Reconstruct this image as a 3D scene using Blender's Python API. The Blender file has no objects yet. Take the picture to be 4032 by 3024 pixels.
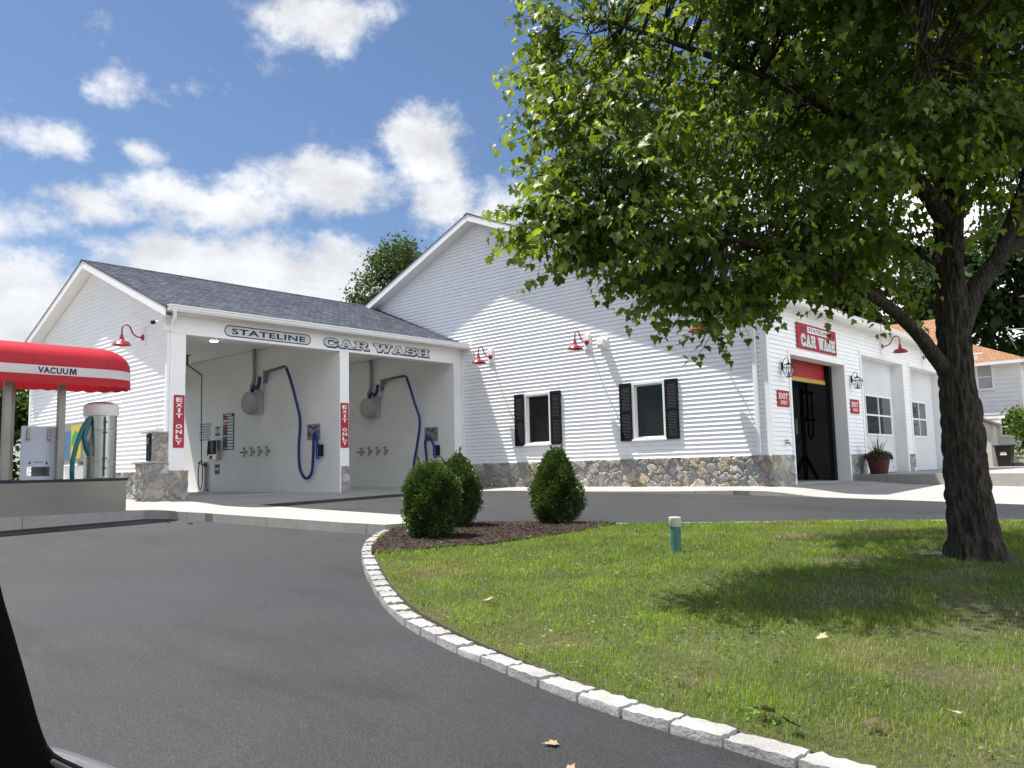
import bpy, bmesh, math, random
import numpy as np
from mathutils import Vector, Matrix

SC = bpy.context.scene
COL = SC.collection
rng = np.random.default_rng(7)
random.seed(7)

# ------------------------------------------------------------------ camera
YAW, PITCH, ROLL = math.radians(42.155), math.radians(5.862), math.radians(-1.311)
CAMZ = 0.496
FWD = Vector((-math.sin(YAW)*math.cos(PITCH), math.cos(YAW)*math.cos(PITCH), math.sin(PITCH)))
R0 = Vector((math.cos(YAW), math.sin(YAW), 0)); U0 = R0.cross(FWD)
RGT = R0*math.cos(ROLL)+U0*math.sin(ROLL); UPV = -R0*math.sin(ROLL)+U0*math.cos(ROLL)
cam_d = bpy.data.cameras.new('camera'); cam = bpy.data.objects.new('camera', cam_d); COL.objects.link(cam)
M = Matrix((RGT, UPV, -FWD)).transposed().to_4x4(); M.translation = Vector((0, 0, CAMZ)); cam.matrix_world = M
cam_d.sensor_width = 36; cam_d.lens = 3249.1/4032*36; cam_d.clip_start = 0.05; cam_d.clip_end = 3000
SC.camera = cam

# ------------------------------------------------------------------ world, sun, exposure
SC.view_settings.view_transform = 'Standard'; SC.view_settings.look = 'None'
SC.view_settings.exposure = EXPO = 1.0; SC.view_settings.gamma = 1.0
TOSUN = Vector((-1.0, -0.418, 2.526)).normalized()
SKY_K, SUN_K = 0.10, 4.5
world = bpy.data.worlds.new('World'); SC.world = world; world.use_nodes = True
def build_world():
    nt = world.node_tree; N = nt.nodes; L = nt.links; N.clear()
    out = N.new('ShaderNodeOutputWorld'); bg = N.new('ShaderNodeBackground'); bg.inputs[1].default_value = SKY_K
    L.new(bg.outputs[0], out.inputs[0])
    sky = N.new('ShaderNodeTexSky'); sky.sky_type = 'NISHITA'; sky.sun_disc = False
    sky.sun_elevation = math.asin(TOSUN.z); sky.sun_rotation = math.atan2(TOSUN.x, TOSUN.y)
    sky.air_density = 1.0; sky.dust_density = 0.6; sky.ozone_density = 2.5
    tc = N.new('ShaderNodeTexCoord'); sep = N.new('ShaderNodeSeparateXYZ'); L.new(tc.outputs['Generated'], sep.inputs[0])
    def m(op, a, b=None, c=None):
        n = N.new('ShaderNodeMath'); n.operation = op
        for i, v in enumerate((a, b, c)):
            if v is None: continue
            if isinstance(v, (int, float)): n.inputs[i].default_value = v
            else: L.new(v, n.inputs[i])
        return n.outputs[0]
    # azimuth east of the +Y axis turned to the heading, and elevation, in radians
    ca, sa = math.cos(YAW), math.sin(YAW)
    xr = m('ADD', m('MULTIPLY', sep.outputs[0], ca), m('MULTIPLY', sep.outputs[1], sa))
    yr = m('ADD', m('MULTIPLY', sep.outputs[0], -sa), m('MULTIPLY', sep.outputs[1], ca))
    az = m('ARCTAN2', xr, yr); el = m('ARCSINE', sep.outputs[2])
    cmb = N.new('ShaderNodeCombineXYZ'); L.new(az, cmb.inputs[0]); L.new(el, cmb.inputs[1])
    def noise(scale, detail, rough, off=0.0, sy=1.0):
        mp = N.new('ShaderNodeMapping'); mp.inputs['Location'].default_value = (off, off*1.7, off*.3); mp.inputs['Scale'].default_value = (1, sy, 1)
        L.new(cmb.outputs[0], mp.inputs[0])
        n = N.new('ShaderNodeTexNoise'); n.inputs['Scale'].default_value = scale; n.inputs['Detail'].default_value = detail
        n.inputs['Roughness'].default_value = rough; L.new(mp.outputs[0], n.inputs['Vector'])
        return n
    wn = noise(7.0, 4, .55, 3.1)
    warp = N.new('ShaderNodeVectorMath'); warp.operation = 'MULTIPLY_ADD'
    sub = N.new('ShaderNodeVectorMath'); sub.operation = 'SUBTRACT'; L.new(wn.outputs['Color'], sub.inputs[0]); sub.inputs[1].default_value = (.5, .5, .5)
    L.new(sub.outputs[0], warp.inputs[0]); warp.inputs[1].default_value = (.11, .09, 0); L.new(cmb.outputs[0], warp.inputs[2])
    # cumulus: (azimuth deg, elevation deg, half width, half height, tilt deg, weight)
    blobs = [(-12.3, 29.6, 5.6, 3.0, 8, 1.0), (-26.6, 24.0, 2.6, 1.8, 0, .7), (-36.5, 20.5, 4.2, 1.3, -28, .8),
             (-34.0, 15.9, 6.0, 1.7, -6, .85), (-29.6, 20.2, 3.0, 1.6, 10, .85), (-24.6, 20.3, 2.6, 1.2, -10, .6),
             (-21.2, 18.0, 6.4, 2.2, 4, 1.0), (-12.8, 18.7, 6.4, 2.4, 6, 1.05), (-27.3, 16.5, 4.0, 1.6, -5, .95),
             (-5.2, 21.6, 3.6, 3.4, 20, 1.1), (-4.6, 18.4, 3.8, 2.8, 0, 1.05), (-1.0, 17.6, 4.2, 2.4, 0, 1.0),
             (-19.6, 13.2, 9.0, 3.3, 0, 1.3), (-12.0, 12.6, 9.0, 3.1, 0, 1.3), (-8.0, 14.0, 5.0, 2.0, 0, 1.0),
             (-33.5, 11.3, 8.0, 3.4, 0, 1.25), (-38.0, 12.6, 4.0, 3.0, 0, 1.15), (-28.5, 12.3, 2.6, 1.4, 0, .8),
             (6.0, 15.5, 7.0, 3.5, 0, 1.15), (16.0, 17.0, 8.0, 5.0, 0, 1.1), (27.0, 14.0, 9.0, 5.5, 0, 1.15),
             (20.0, 26.0, 7.0, 3.0, 0, .9), (-15, 8.0, 40.0, 5.2, 0, 1.6), (25, 8.0, 30.0, 4.0, 0, 1.4),
             (60, 25, 16, 9, 10, 1), (100, 38, 22, 12, 0, 1.2), (140, 24, 26, 12, 0, 1.3), (172, 40, 18, 12, 0, 1.2), (-170, 26, 22, 14, 0, 1.3), (-125, 34, 26, 14, 0, 1.3), (-140, 14, 30, 8, 0, 1.3), (-75, 30, 14, 8, 0, 1.1), (150, 62, 40, 9, 0, 1.1), (-150, 58, 40, 8, 0, 1.1), (120, 10, 30, 7, 0, 1.3)]  # unseen clouds beside and behind the camera, added to fill the shaded walls
    cur = None
    for (a, e, rw, rh, tilt, w) in blobs:
        mp = N.new('ShaderNodeMapping'); mp.vector_type = 'TEXTURE'
        mp.inputs['Location'].default_value = (math.radians(a), math.radians(e), 0)
        mp.inputs['Rotation'].default_value = (0, 0, math.radians(tilt)); mp.inputs['Scale'].default_value = (math.radians(rw), math.radians(rh), 1)
        L.new(warp.outputs[0], mp.inputs[0])
        ln = N.new('ShaderNodeVectorMath'); ln.operation = 'LENGTH'; L.new(mp.outputs[0], ln.inputs[0])
        v = m('MULTIPLY', m('SUBTRACT', 1.25, m('MULTIPLY', ln.outputs['Value'], .95)), w)
        v = m('MAXIMUM', v, 0.0)
        cur = v if cur is None else m('SMOOTH_MAX', cur, v, .25)
    fb = noise(11.0, 12, .68, 1.3, 1.3)
    fine = m('SUBTRACT', fb.outputs['Fac'], .5)
    dens = m('ADD', cur, m('MULTIPLY', fine, 2.1))
    rmp = N.new('ShaderNodeMapRange'); rmp.interpolation_type = 'SMOOTHSTEP'
    rmp.inputs['From Min'].default_value = .28; rmp.inputs['From Max'].default_value = .98; L.new(dens, rmp.inputs['Value'])
    cov = m('MULTIPLY', rmp.outputs[0], .97)
    # thin veil close to the clouds and the horizon
    sh = noise(9.0, 9, .62, 8.2, 1.7)
    lum = N.new('ShaderNodeMapRange'); lum.inputs['From Min'].default_value = .32; lum.inputs['From Max'].default_value = .62
    lum.inputs['To Min'].default_value = .68; lum.inputs['To Max'].default_value = .98; L.new(sh.outputs['Fac'], lum.inputs['Value'])
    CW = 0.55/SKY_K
    # clouds opposite the sun: brightness raised as unseen fill for the shaded walls
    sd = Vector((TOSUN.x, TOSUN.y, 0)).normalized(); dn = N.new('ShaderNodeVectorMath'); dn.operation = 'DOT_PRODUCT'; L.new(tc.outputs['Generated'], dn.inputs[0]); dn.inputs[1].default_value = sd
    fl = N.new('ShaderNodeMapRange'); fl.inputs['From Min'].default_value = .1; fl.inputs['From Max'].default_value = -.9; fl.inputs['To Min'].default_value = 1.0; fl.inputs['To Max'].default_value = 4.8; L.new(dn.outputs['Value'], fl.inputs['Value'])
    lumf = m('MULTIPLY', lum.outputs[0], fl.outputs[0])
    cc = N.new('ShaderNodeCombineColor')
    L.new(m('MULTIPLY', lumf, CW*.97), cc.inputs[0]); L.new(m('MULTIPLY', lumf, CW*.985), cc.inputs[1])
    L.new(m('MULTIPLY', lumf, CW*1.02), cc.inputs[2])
    tint = N.new('ShaderNodeMix'); tint.data_type = 'RGBA'; tint.blend_type = 'MULTIPLY'; tint.inputs['Factor'].default_value = 1
    L.new(sky.outputs[0], tint.inputs['A']); tint.inputs['B'].default_value = SKYTINT
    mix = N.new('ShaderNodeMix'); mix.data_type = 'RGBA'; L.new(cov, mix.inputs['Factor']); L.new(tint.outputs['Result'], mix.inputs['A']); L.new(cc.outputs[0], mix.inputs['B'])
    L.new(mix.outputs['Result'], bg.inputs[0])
SKYTINT = (.52, .56, .61, 1)
build_world()
sun_d = bpy.data.lights.new('sun', 'SUN'); sun_d.energy = SUN_K; sun_d.angle = math.radians(.53); sun_d.color = (1, .955, .88)
sun = bpy.data.objects.new('sun', sun_d); COL.objects.link(sun); sun.rotation_euler = TOSUN.to_track_quat('Z', 'Y').to_euler()
sun.location = (0, 0, 40)
SC.cycles.max_bounces = 8; SC.cycles.diffuse_bounces = 4; SC.cycles.transmission_bounces = 6; SC.cycles.transparent_max_bounces = 8
SC.cycles.use_denoising = True

# ------------------------------------------------------------------ helpers
def tag(o, label=None, cat=None, group=None, kind=None):
    if label: o['label'] = label
    if cat: o['category'] = cat
    if group: o['group'] = group
    if kind: o['kind'] = kind
    return o
def wloc(o):
    v = Vector((0, 0, 0))
    while o is not None: v = v+o.location; o = o.parent
    return v
def thing(name, label, cat, loc=(0, 0, 0), group=None, rz=0.0):
    o = bpy.data.objects.new(name, None); COL.objects.link(o); o.location = loc; o.rotation_euler = (0, 0, rz)
    o.empty_display_size = .1
    return tag(o, label, cat, group)
def copy_tree(o, parent=None):
    c = o.copy(); COL.objects.link(c)
    if parent is not None: c.parent = parent
    for ch in list(o.children): copy_tree(ch, c)
    return c
class MB:
    def __init__(s): s.v = []; s.f = []
    def add(s, vs, fs):
        k = len(s.v); s.v += [tuple(p) for p in vs]; s.f += [tuple(i+k for i in f) for f in fs]; return s
    def box(s, x0, x1, y0, y1, z0, z1):
        x0, x1 = sorted((x0, x1)); y0, y1 = sorted((y0, y1)); z0, z1 = sorted((z0, z1))
        return s.add([(x0, y0, z0), (x1, y0, z0), (x1, y1, z0), (x0, y1, z0), (x0, y0, z1), (x1, y0, z1), (x1, y1, z1), (x0, y1, z1)],
                     [(0, 3, 2, 1), (4, 5, 6, 7), (0, 1, 5, 4), (1, 2, 6, 5), (2, 3, 7, 6), (3, 0, 4, 7)])
    def prism(s, poly, O, A, B, N, t):
        """polygon (a,b) in the plane O+aA+bB, extruded by t along N"""
        O, A, B, N = map(Vector, (O, A, B, N)); n = len(poly)
        lo = [O+A*a+B*b for a, b in poly]; hi = [p+N*t for p in lo]
        return s.add(lo+hi, [tuple(range(n-1, -1, -1)), tuple(range(n, 2*n))]+[(i, (i+1) % n, n+(i+1) % n, n+i) for i in range(n)])
    def tube(s, pts, r, n=10, caps=True):
        pts = [Vector(p) for p in pts]; m = len(pts); rs = r if isinstance(r, (list, tuple)) else [r]*m
        up = Vector((0, 0, 1)); rings = []; t0 = (pts[1]-pts[0]).normalized()
        a = t0.cross(up);
        if a.length < .05: a = t0.cross(Vector((1, 0, 0)))
        a.normalize()
        for i in range(m):
            t = (pts[min(i+1, m-1)]-pts[max(i-1, 0)]).normalized()
            a = (a-t*a.dot(t)).normalized(); b = t.cross(a)
            rings.append([pts[i]+(a*math.cos(q)+b*math.sin(q))*rs[i] for q in [2*math.pi*k/n for k in range(n)]])
        fs = [(i*n+k, i*n+(k+1) % n, (i+1)*n+(k+1) % n, (i+1)*n+k) for i in range(m-1) for k in range(n)]
        if caps: fs += [tuple(range(n-1, -1, -1)), tuple((m-1)*n+k for k in range(n))]
        return s.add([p for R in rings for p in R], fs)
    def lathe(s, prof, c, n=24, axis='z'):
        c = Vector(c); vs = []
        for r, h in prof:
            for k in range(n):
                q = 2*math.pi*k/n; x, y = r*math.cos(q), r*math.sin(q)
                vs.append(c+(Vector((x, y, h)) if axis == 'z' else Vector((h, x, y)) if axis == 'x' else Vector((x, h, y))))
        m = len(prof); fs = [(i*n+k, i*n+(k+1) % n, (i+1)*n+(k+1) % n, (i+1)*n+k) for i in range(m-1) for k in range(n)]
        if prof[0][0] > 1e-4: fs.append(tuple(range(n-1, -1, -1)))
        if prof[-1][0] > 1e-4: fs.append(tuple((m-1)*n+k for k in range(n)))
        return s.add(vs, fs)
def obj(name, mb, mat, parent=None, world_space=True, smooth=False, bevel=0.0, solid=0.0):
    off = wloc(parent) if (parent is not None and world_space) else Vector((0, 0, 0))
    vs = [(p[0]-off.x, p[1]-off.y, p[2]-off.z) for p in mb.v]
    me = bpy.data.meshes.new(name); me.from_pydata(vs, [], mb.f); me.update()
    bm = bmesh.new(); bm.from_mesh(me); bmesh.ops.recalc_face_normals(bm, faces=bm.faces); bm.to_mesh(me); bm.free()
    me.materials.append(mat)
    if smooth:
        me.polygons.foreach_set('use_smooth', [True]*len(me.polygons))
        try: me.set_sharp_from_angle(angle=math.radians(38))
        except Exception: pass
    o = bpy.data.objects.new(name, me); COL.objects.link(o)
    if parent is not None: o.parent = parent
    if solid:
        md = o.modifiers.new('solid', 'SOLIDIFY'); md.thickness = solid; md.offset = 0
    if bevel:
        md = o.modifiers.new('bevel', 'BEVEL'); md.width = bevel; md.segments = 2; md.limit_method = 'ANGLE'; md.angle_limit = math.radians(40)
    return o
def npobj(name, V, F, mat, parent=None, cols=None, smooth=False, off=None):
    """V (n,3), F (m,k) numpy -> object; cols (n,3) -> colour attribute Col"""
    V = np.asarray(V, dtype=np.float32)
    if parent is not None and off is None: off = wloc(parent)
    if off is not None: V = V-np.array(off, dtype=np.float32)
    me = bpy.data.meshes.new(name); F = np.asarray(F, dtype=np.int32); m, k = F.shape
    me.vertices.add(len(V)); me.vertices.foreach_set('co', V.ravel())
    me.loops.add(m*k); me.loops.foreach_set('vertex_index', F.ravel())
    me.polygons.add(m); me.polygons.foreach_set('loop_start', np.arange(0, m*k, k, dtype=np.int32))
    try: me.polygons.foreach_set('loop_total', np.full(m, k, dtype=np.int32))
    except Exception: pass
    if smooth: me.polygons.foreach_set('use_smooth', np.ones(m, dtype=bool))
    me.update(calc_edges=True); me.validate()
    if cols is not None:
        a = me.color_attributes.new('Col', 'FLOAT_COLOR', 'POINT')
        c4 = np.ones((len(V), 4), dtype=np.float32); c4[:, :3] = cols; a.data.foreach_set('color', c4.ravel())
    me.materials.append(mat); o = bpy.data.objects.new(name, me); COL.objects.link(o)
    if parent is not None: o.parent = parent
    return o

# ------------------------------------------------------------------ materials
MATS = {}
def pmat(name, col, rough=.6, metal=0.0, spec=.4, var=None, bump=None, attr=False, var2=None, coat=0.0, trans=0.0, transcol=None, emit=None):
    """var=(scale, amount): soft brightness variation; var2 the same finer; bump=(scale, strength, distance)"""
    if name in MATS: return MATS[name]
    ma = bpy.data.materials.new(name); ma.use_nodes = True; nt = ma.node_tree; N = nt.nodes; L = nt.links
    p = N['Principled BSDF']; p.inputs['Roughness'].default_value = rough; p.inputs['Metallic'].default_value = metal
    p.inputs['Specular IOR Level'].default_value = spec; p.inputs['Coat Weight'].default_value = coat
    tc = N.new('ShaderNodeTexCoord')
    if attr:
        at = N.new('ShaderNodeAttribute'); at.attribute_name = 'Col'; c = at.outputs['Color']
    else:
        rgb = N.new('ShaderNodeRGB'); rgb.outputs[0].default_value = (*col, 1); c = rgb.outputs[0]
    for v in (var, var2):
        if not v: continue
        n = N.new('ShaderNodeTexNoise'); n.inputs['Scale'].default_value = v[0]; n.inputs['Detail'].default_value = 5; n.inputs['Roughness'].default_value = .6
        L.new(tc.outputs['Object'], n.inputs['Vector'])
        mr = N.new('ShaderNodeMapRange'); mr.inputs['From Min'].default_value = .25; mr.inputs['From Max'].default_value = .75
        mr.inputs['To Min'].default_value = 1-v[1]; mr.inputs['To Max'].default_value = 1+v[1]; L.new(n.outputs['Fac'], mr.inputs['Value'])
        mx = N.new('ShaderNodeVectorMath'); mx.operation = 'SCALE'; L.new(c, mx.inputs[0]); L.new(mr.outputs[0], mx.inputs['Scale']); c = mx.outputs[0]
    L.new(c, p.inputs['Base Color'])
    if bump:
        n = N.new('ShaderNodeTexNoise'); n.inputs['Scale'].default_value = bump[0]; n.inputs['Detail'].default_value = 4; L.new(tc.outputs['Object'], n.inputs['Vector'])
        b = N.new('ShaderNodeBump'); b.inputs['Strength'].default_value = bump[1]; b.inputs['Distance'].default_value = bump[2]
        L.new(n.outputs['Fac'], b.inputs['Height']); L.new(b.outputs[0], p.inputs['Normal'])
    if emit: p.inputs['Emission Color'].default_value = (*emit[0], 1); p.inputs['Emission Strength'].default_value = emit[1]
    if trans:
        t = N.new('ShaderNodeBsdfTranslucent'); mx = N.new('ShaderNodeMixShader'); mx.inputs[0].default_value = trans
        if transcol:
            mm = N.new('ShaderNodeMix'); mm.data_type = 'RGBA'; mm.blend_type = 'MULTIPLY'; mm.inputs['Factor'].default_value = 1
            L.new(c, mm.inputs['A']); mm.inputs['B'].default_value = (*transcol, 1); L.new(mm.outputs['Result'], t.inputs['Color'])
        else: L.new(c, t.inputs['Color'])
        L.new(p.outputs[0], mx.inputs[1]); L.new(t.outputs[0], mx.inputs[2]); L.new(mx.outputs[0], N['Material Output'].inputs['Surface'])
    MATS[name] = ma; return ma
WHITE = pmat('white_vinyl', (.88, .885, .89), .42, spec=.4, var=(1.3, .035), var2=(30, .015))
TRIM = pmat('white_trim', (.84, .84, .83), .5, var=(2.0, .03))
PLASTER = pmat('bay_panel', (.82, .82, .80), .45, var=(.8, .05), var2=(6, .02))
SOFFIT = pmat('soffit', (.74, .74, .72), .6, var=(3, .03), bump=(40, .1, .01))
STONE = pmat('field_stone', (1, 1, 1), .85, attr=True, var=(9, .22), var2=(60, .25), bump=(70, .6, .006), spec=.2)
CONC = pmat('concrete', (.36, .348, .325), .85, var=(.55, .10), var2=(9, .10), bump=(120, .25, .003), spec=.25)
CONC2 = pmat('concrete_floor_slab', (.44, .43, .41), .85, var=(.9, .10), var2=(14, .08), bump=(120, .25, .003), spec=.25)  # slightly paler concrete for the bay and tunnel floors
BLACK = pmat('black_paint', (.006, .007, .011), .6, spec=.22, var=(8, .15))
NAVY = pmat('navy_ink', (.012, .018, .05), .45, var=(6, .1))
RED = pmat('red_enamel', (.30, .012, .022), .32, coat=.4, var=(5, .08))
SIGNRED = pmat('red_sign_paint', (.37, .014, .030), .4, var=(7, .07))
YELLOW = pmat('yellow_bar', (.46, .34, .06), .5, var=(5, .1))
SILVER = pmat('silver_leaf', (.62, .65, .66), .45, var=(14, .22))
STEEL = pmat('stainless', (.50, .49, .46), .27, metal=1.0, var=(3, .1), var2=(40, .08), bump=(90, .05, .002))
STEELBOX = pmat('brushed_steel_box', (.22, .215, .19), .46, metal=.85, var=(.9, .14), var2=(70, .05))
GREYMET = pmat('grey_metal', (.30, .30, .29), .5, metal=.4, var=(6, .12))
DARKMET = pmat('dark_metal', (.06, .06, .065), .5, metal=.3, var=(6, .15))
GLASS = pmat('dark_window_glass', (.012, .014, .015), .03, spec=.28, var=(2, .3))
BLUEHOSE = pmat('blue_hose', (.012, .03, .17), .4, var=(20, .2), bump=(120, .4, .01))
SIGNWHITE = pmat('sign_white', (.78, .78, .77), .45, var=(10, .03))
# ------------------------------------------------------------------ terrain
FH = (-math.sin(YAW), math.cos(YAW))
def g(x, y):
    d = x*FH[0]+y*FH[1]
    d = np.maximum(d, -12.0)
    return -.012-.031*.8*np.logaddexp(0, (22.25-d)/.8)
def sstep(a, b, x):
    t = np.clip((x-a)/(b-a), 0, 1); return t*t*(3-2*t)
def poly_sheet(name, pts, zf, mat, step=.5, skirt=0.0, kind='structure', parent=None, jitter=0.0):
    bm = bmesh.new(); vs = [bm.verts.new((x, y, 0)) for x, y in pts]; f0 = bm.faces.new(vs); f0.normal_update()
    bmesh.ops.triangulate(bm, faces=bm.faces[:])
    xs = [p[0] for p in pts]; ys = [p[1] for p in pts]
    for ax, lo, hi in ((0, min(xs), max(xs)), (1, min(ys), max(ys))):
        q = math.ceil(lo/step)*step
        while q < hi:
            co = [0, 0, 0]; co[ax] = q+1e-4; no = [0, 0, 0]; no[ax] = 1
            bmesh.ops.bisect_plane(bm, geom=bm.verts[:]+bm.edges[:]+bm.faces[:], plane_co=co, plane_no=no); q += step
    bmesh.ops.remove_doubles(bm, verts=bm.verts[:], dist=1e-4)
    bd = [e for e in bm.edges if len(e.link_faces) == 1]
    for v in bm.verts: v.co.z = float(zf(v.co.x, v.co.y))
    bmesh.ops.recalc_face_normals(bm, faces=bm.faces[:])
    if sum(f.normal.z for f in bm.faces) < 0: bmesh.ops.reverse_faces(bm, faces=bm.faces[:])
    if skirt:
        r = bmesh.ops.extrude_edge_only(bm, edges=bd); 
        for e in r['geom']:
            if isinstance(e, bmesh.types.BMVert): e.co.z -= skirt
    me = bpy.data.meshes.new(name); bm.to_mesh(me); bm.free(); me.materials.append(mat)
    o = bpy.data.objects.new(name, me); COL.objects.link(o)
    if kind: o['kind'] = kind
    if parent: o.parent = parent
    return o
def ground_mat():
    ma = pmat('dry_ground', (.16, .13, .085), .95, var=(.35, .25), var2=(12, .2), bump=(30, .5, .02)); return ma
def asphalt_mat():
    ma = bpy.data.materials.new('asphalt'); ma.use_nodes = True; nt = ma.node_tree; N = nt.nodes; L = nt.links; p = N['Principled BSDF']
    tc = N.new('ShaderNodeTexCoord')
    def nz(s, d=4, r=.6):
        n = N.new('ShaderNodeTexNoise'); n.inputs['Scale'].default_value = s; n.inputs['Detail'].default_value = d; n.inputs['Roughness'].default_value = r
        L.new(tc.outputs['Object'], n.inputs['Vector']); return n
    def rng_(o, a, b, c, d):
        r = N.new('ShaderNodeMapRange'); r.inputs['From Min'].default_value = a; r.inputs['From Max'].default_value = b; r.inputs['To Min'].default_value = c; r.inputs['To Max'].default_value = d
        L.new(o, r.inputs['Value']); return r.outputs[0]
    def mul(a, b):
        n = N.new('ShaderNodeMath'); n.operation = 'MULTIPLY'; L.new(a, n.inputs[0])
        if isinstance(b, float): n.inputs[1].default_value = b
        else: L.new(b, n.inputs[1])
        return n.outputs[0]
    big = nz(.22, 3); mid = nz(1.7, 5); vor = N.new('ShaderNodeTexVoronoi'); vor.inputs['Scale'].default_value = 95; L.new(tc.outputs['Object'], vor.inputs['Vector'])
    fine = nz(210, 3, .7)
    mps = N.new('ShaderNodeMapping'); mps.inputs['Scale'].default_value = (.35, 1.5, 1); mps.inputs['Rotation'].default_value = (0, 0, .5); L.new(tc.outputs['Object'], mps.inputs[0]); stain = nz(.9, 7, .7); L.new(mps.outputs[0], stain.inputs['Vector'])
    f = mul(rng_(big.outputs['Fac'], .3, .7, .62, 1.38), rng_(mid.outputs['Fac'], .25, .75, .86, 1.14))
    f = mul(f, rng_(stain.outputs['Fac'], .50, .64, 1.08, .50))
    sepc = N.new('ShaderNodeSeparateColor'); L.new(vor.outputs['Color'], sepc.inputs[0])
    f = mul(f, rng_(sepc.outputs[0], 0, 1, .58, 1.42)); f = mul(f, rng_(fine.outputs['Fac'], .3, .7, .6, 1.4))
    warm = N.new('ShaderNodeMix'); warm.data_type = 'RGBA'; L.new(rng_(nz(.3, 3).outputs['Fac'], .4, .62, 0, 1), warm.inputs['Factor'])
    warm.inputs['A'].default_value = (.0145, .0158, .0188, 1); warm.inputs['B'].default_value = (.0198, .0188, .0196, 1)
    sc = N.new('ShaderNodeVectorMath'); sc.operation = 'SCALE'; L.new(warm.outputs['Result'], sc.inputs[0]); L.new(f, sc.inputs['Scale'])
    L.new(sc.outputs[0], p.inputs['Base Color']); p.inputs['Roughness'].default_value = .66; p.inputs['Specular IOR Level'].default_value = .50
    ad = N.new('ShaderNodeMath'); ad.operation = 'ADD'; L.new(fine.outputs['Fac'], ad.inputs[0]); L.new(vor.outputs['Distance'], ad.inputs[1])
    b = N.new('ShaderNodeBump'); b.inputs['Strength'].default_value = .8; b.inputs['Distance'].default_value = .006; L.new(ad.outputs[0], b.inputs['Height']); L.new(b.outputs[0], p.inputs['Normal'])
    return ma
def grid_sheet(name, xs, ys, zf, mat):
    X, Y = np.meshgrid(xs, ys); Z = zf(X, Y); n = len(xs); m = len(ys)
    V = np.stack([X.ravel(), Y.ravel(), Z.ravel()], 1); i = np.arange(m-1)[:, None]*n+np.arange(n-1)[None]
    F = np.stack([i, i+1, i+n+1, i+n], -1).reshape(-1, 4)
    o = npobj(name, V, F, mat); o['kind'] = 'structure'; return o
def add_joints(ma, size):
    nt = ma.node_tree; N = nt.nodes; L = nt.links; p = N['Principled BSDF']; src = p.inputs['Base Color'].links[0].from_socket
    tc = N.new('ShaderNodeTexCoord'); br = N.new('ShaderNodeTexBrick'); br.offset = 0; br.inputs['Scale'].default_value = 1; br.inputs['Brick Width'].default_value = size; br.inputs['Row Height'].default_value = size
    br.inputs['Mortar Size'].default_value = .009; br.inputs['Mortar Smooth'].default_value = .3; br.inputs['Color1'].default_value = (1, 1, 1, 1); br.inputs['Color2'].default_value = (.93, .93, .92, 1); br.inputs['Mortar'].default_value = (.45, .44, .42, 1)
    L.new(tc.outputs['Object'], br.inputs['Vector']); mx = N.new('ShaderNodeMix'); mx.data_type = 'RGBA'; mx.blend_type = 'MULTIPLY'; mx.inputs['Factor'].default_value = 1
    L.new(src, mx.inputs['A']); L.new(br.outputs['Color'], mx.inputs['B']); L.new(mx.outputs['Result'], p.inputs['Base Color'])
add_joints(CONC, 2.3)
far = np.concatenate([[-900, -500, -250, -130, -80], np.arange(-60, 61, 3.0), [80, 130, 250, 500, 900]])
grid_sheet('ground', far, far, lambda x, y: g(x, y)-.03, ground_mat())
grid_sheet('asphalt_lot', np.arange(-40, 14.01, .75), np.arange(-14, 21.01, .75), lambda x, y: g(x, y), asphalt_mat())

# building footprint lines
XC, YL, YW, XR, XB = -17.2, 8.12, 16.83, -7.8, -25.8
YEND = 33.0
def zconc(x, y):
    dx = max(XB-x, 0, x-XC); dy = max(YL-y, 0, y-40)
    d1 = math.hypot(dx, dy)
    dx2 = max(-40-x, 0, x-XR); dy2 = max(YW-y, 0, y-40); d2 = math.hypot(dx2, dy2)
    w1 = 1-float(sstep(0.0, 1.6, min(d1, d2)))
    k = .004+.135*float(sstep(9.3, 7.6, y))*(1 if x > -16.2 else 1)
    base = float(g(x, y))+k
    if x < -14.7 and y < 8: base = max(base, -.09)
    return 0.0*w1+base*(1-w1)
APRON = [(-14.82, -6), (-14.80, 6.55), (-14.35, 6.78), (-13.2, 6.9), (-11.5, 6.98), (-9.7, 7.06), (-8.85, 7.16), (-8.72, 7.5), (-9.3, 9.32), (-11.2, 9.36), (-13.8, 9.38), (-16.05, 9.5), (-16.0, 11.9), (-16.05, 13.2),
         (-15.7, 14.3), (-15.1, 15.0), (-14.2, 15.45), (-12.6, 15.62), (-10.3, 15.85), (-8.3, 16.1), (-6.2, 16.05), (-4.2, 15.85), (-2.9, 15.7), (5, 15.6), (9, 15.6), (9, 20.9), (-3.0, 20.6), (-7.78, 21.4), (-7.78, 16.85), (-17.22, 16.85), (-17.22, 8.1), (-25.8, 8.1), (-25.8, -6)]
poly_sheet('pavement', APRON, zconc, CONC, .4, .32)
poly_sheet('sidewalk', [(-7.79, 21.34), (-3.0, 20.62), (4, 20.9), (9, 21.5), (9, 36), (-7.79, 36)], lambda x, y: .15, CONC, 1.0, .32)
# slab joints: shallow saw cuts would be a pixel wide; a slightly raised dirt verge beyond the walk
poly_sheet('gravel_drive', [(-7.0, 36), (12, 33), (26, 42), (8, 60), (-12, 52)], lambda x, y: float(g(x, y))+.02, pmat('gravel', (.34, .29, .22), .95, var=(1.2, .2), var2=(25, .25), bump=(40, .6, .02)), 2.0)

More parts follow.
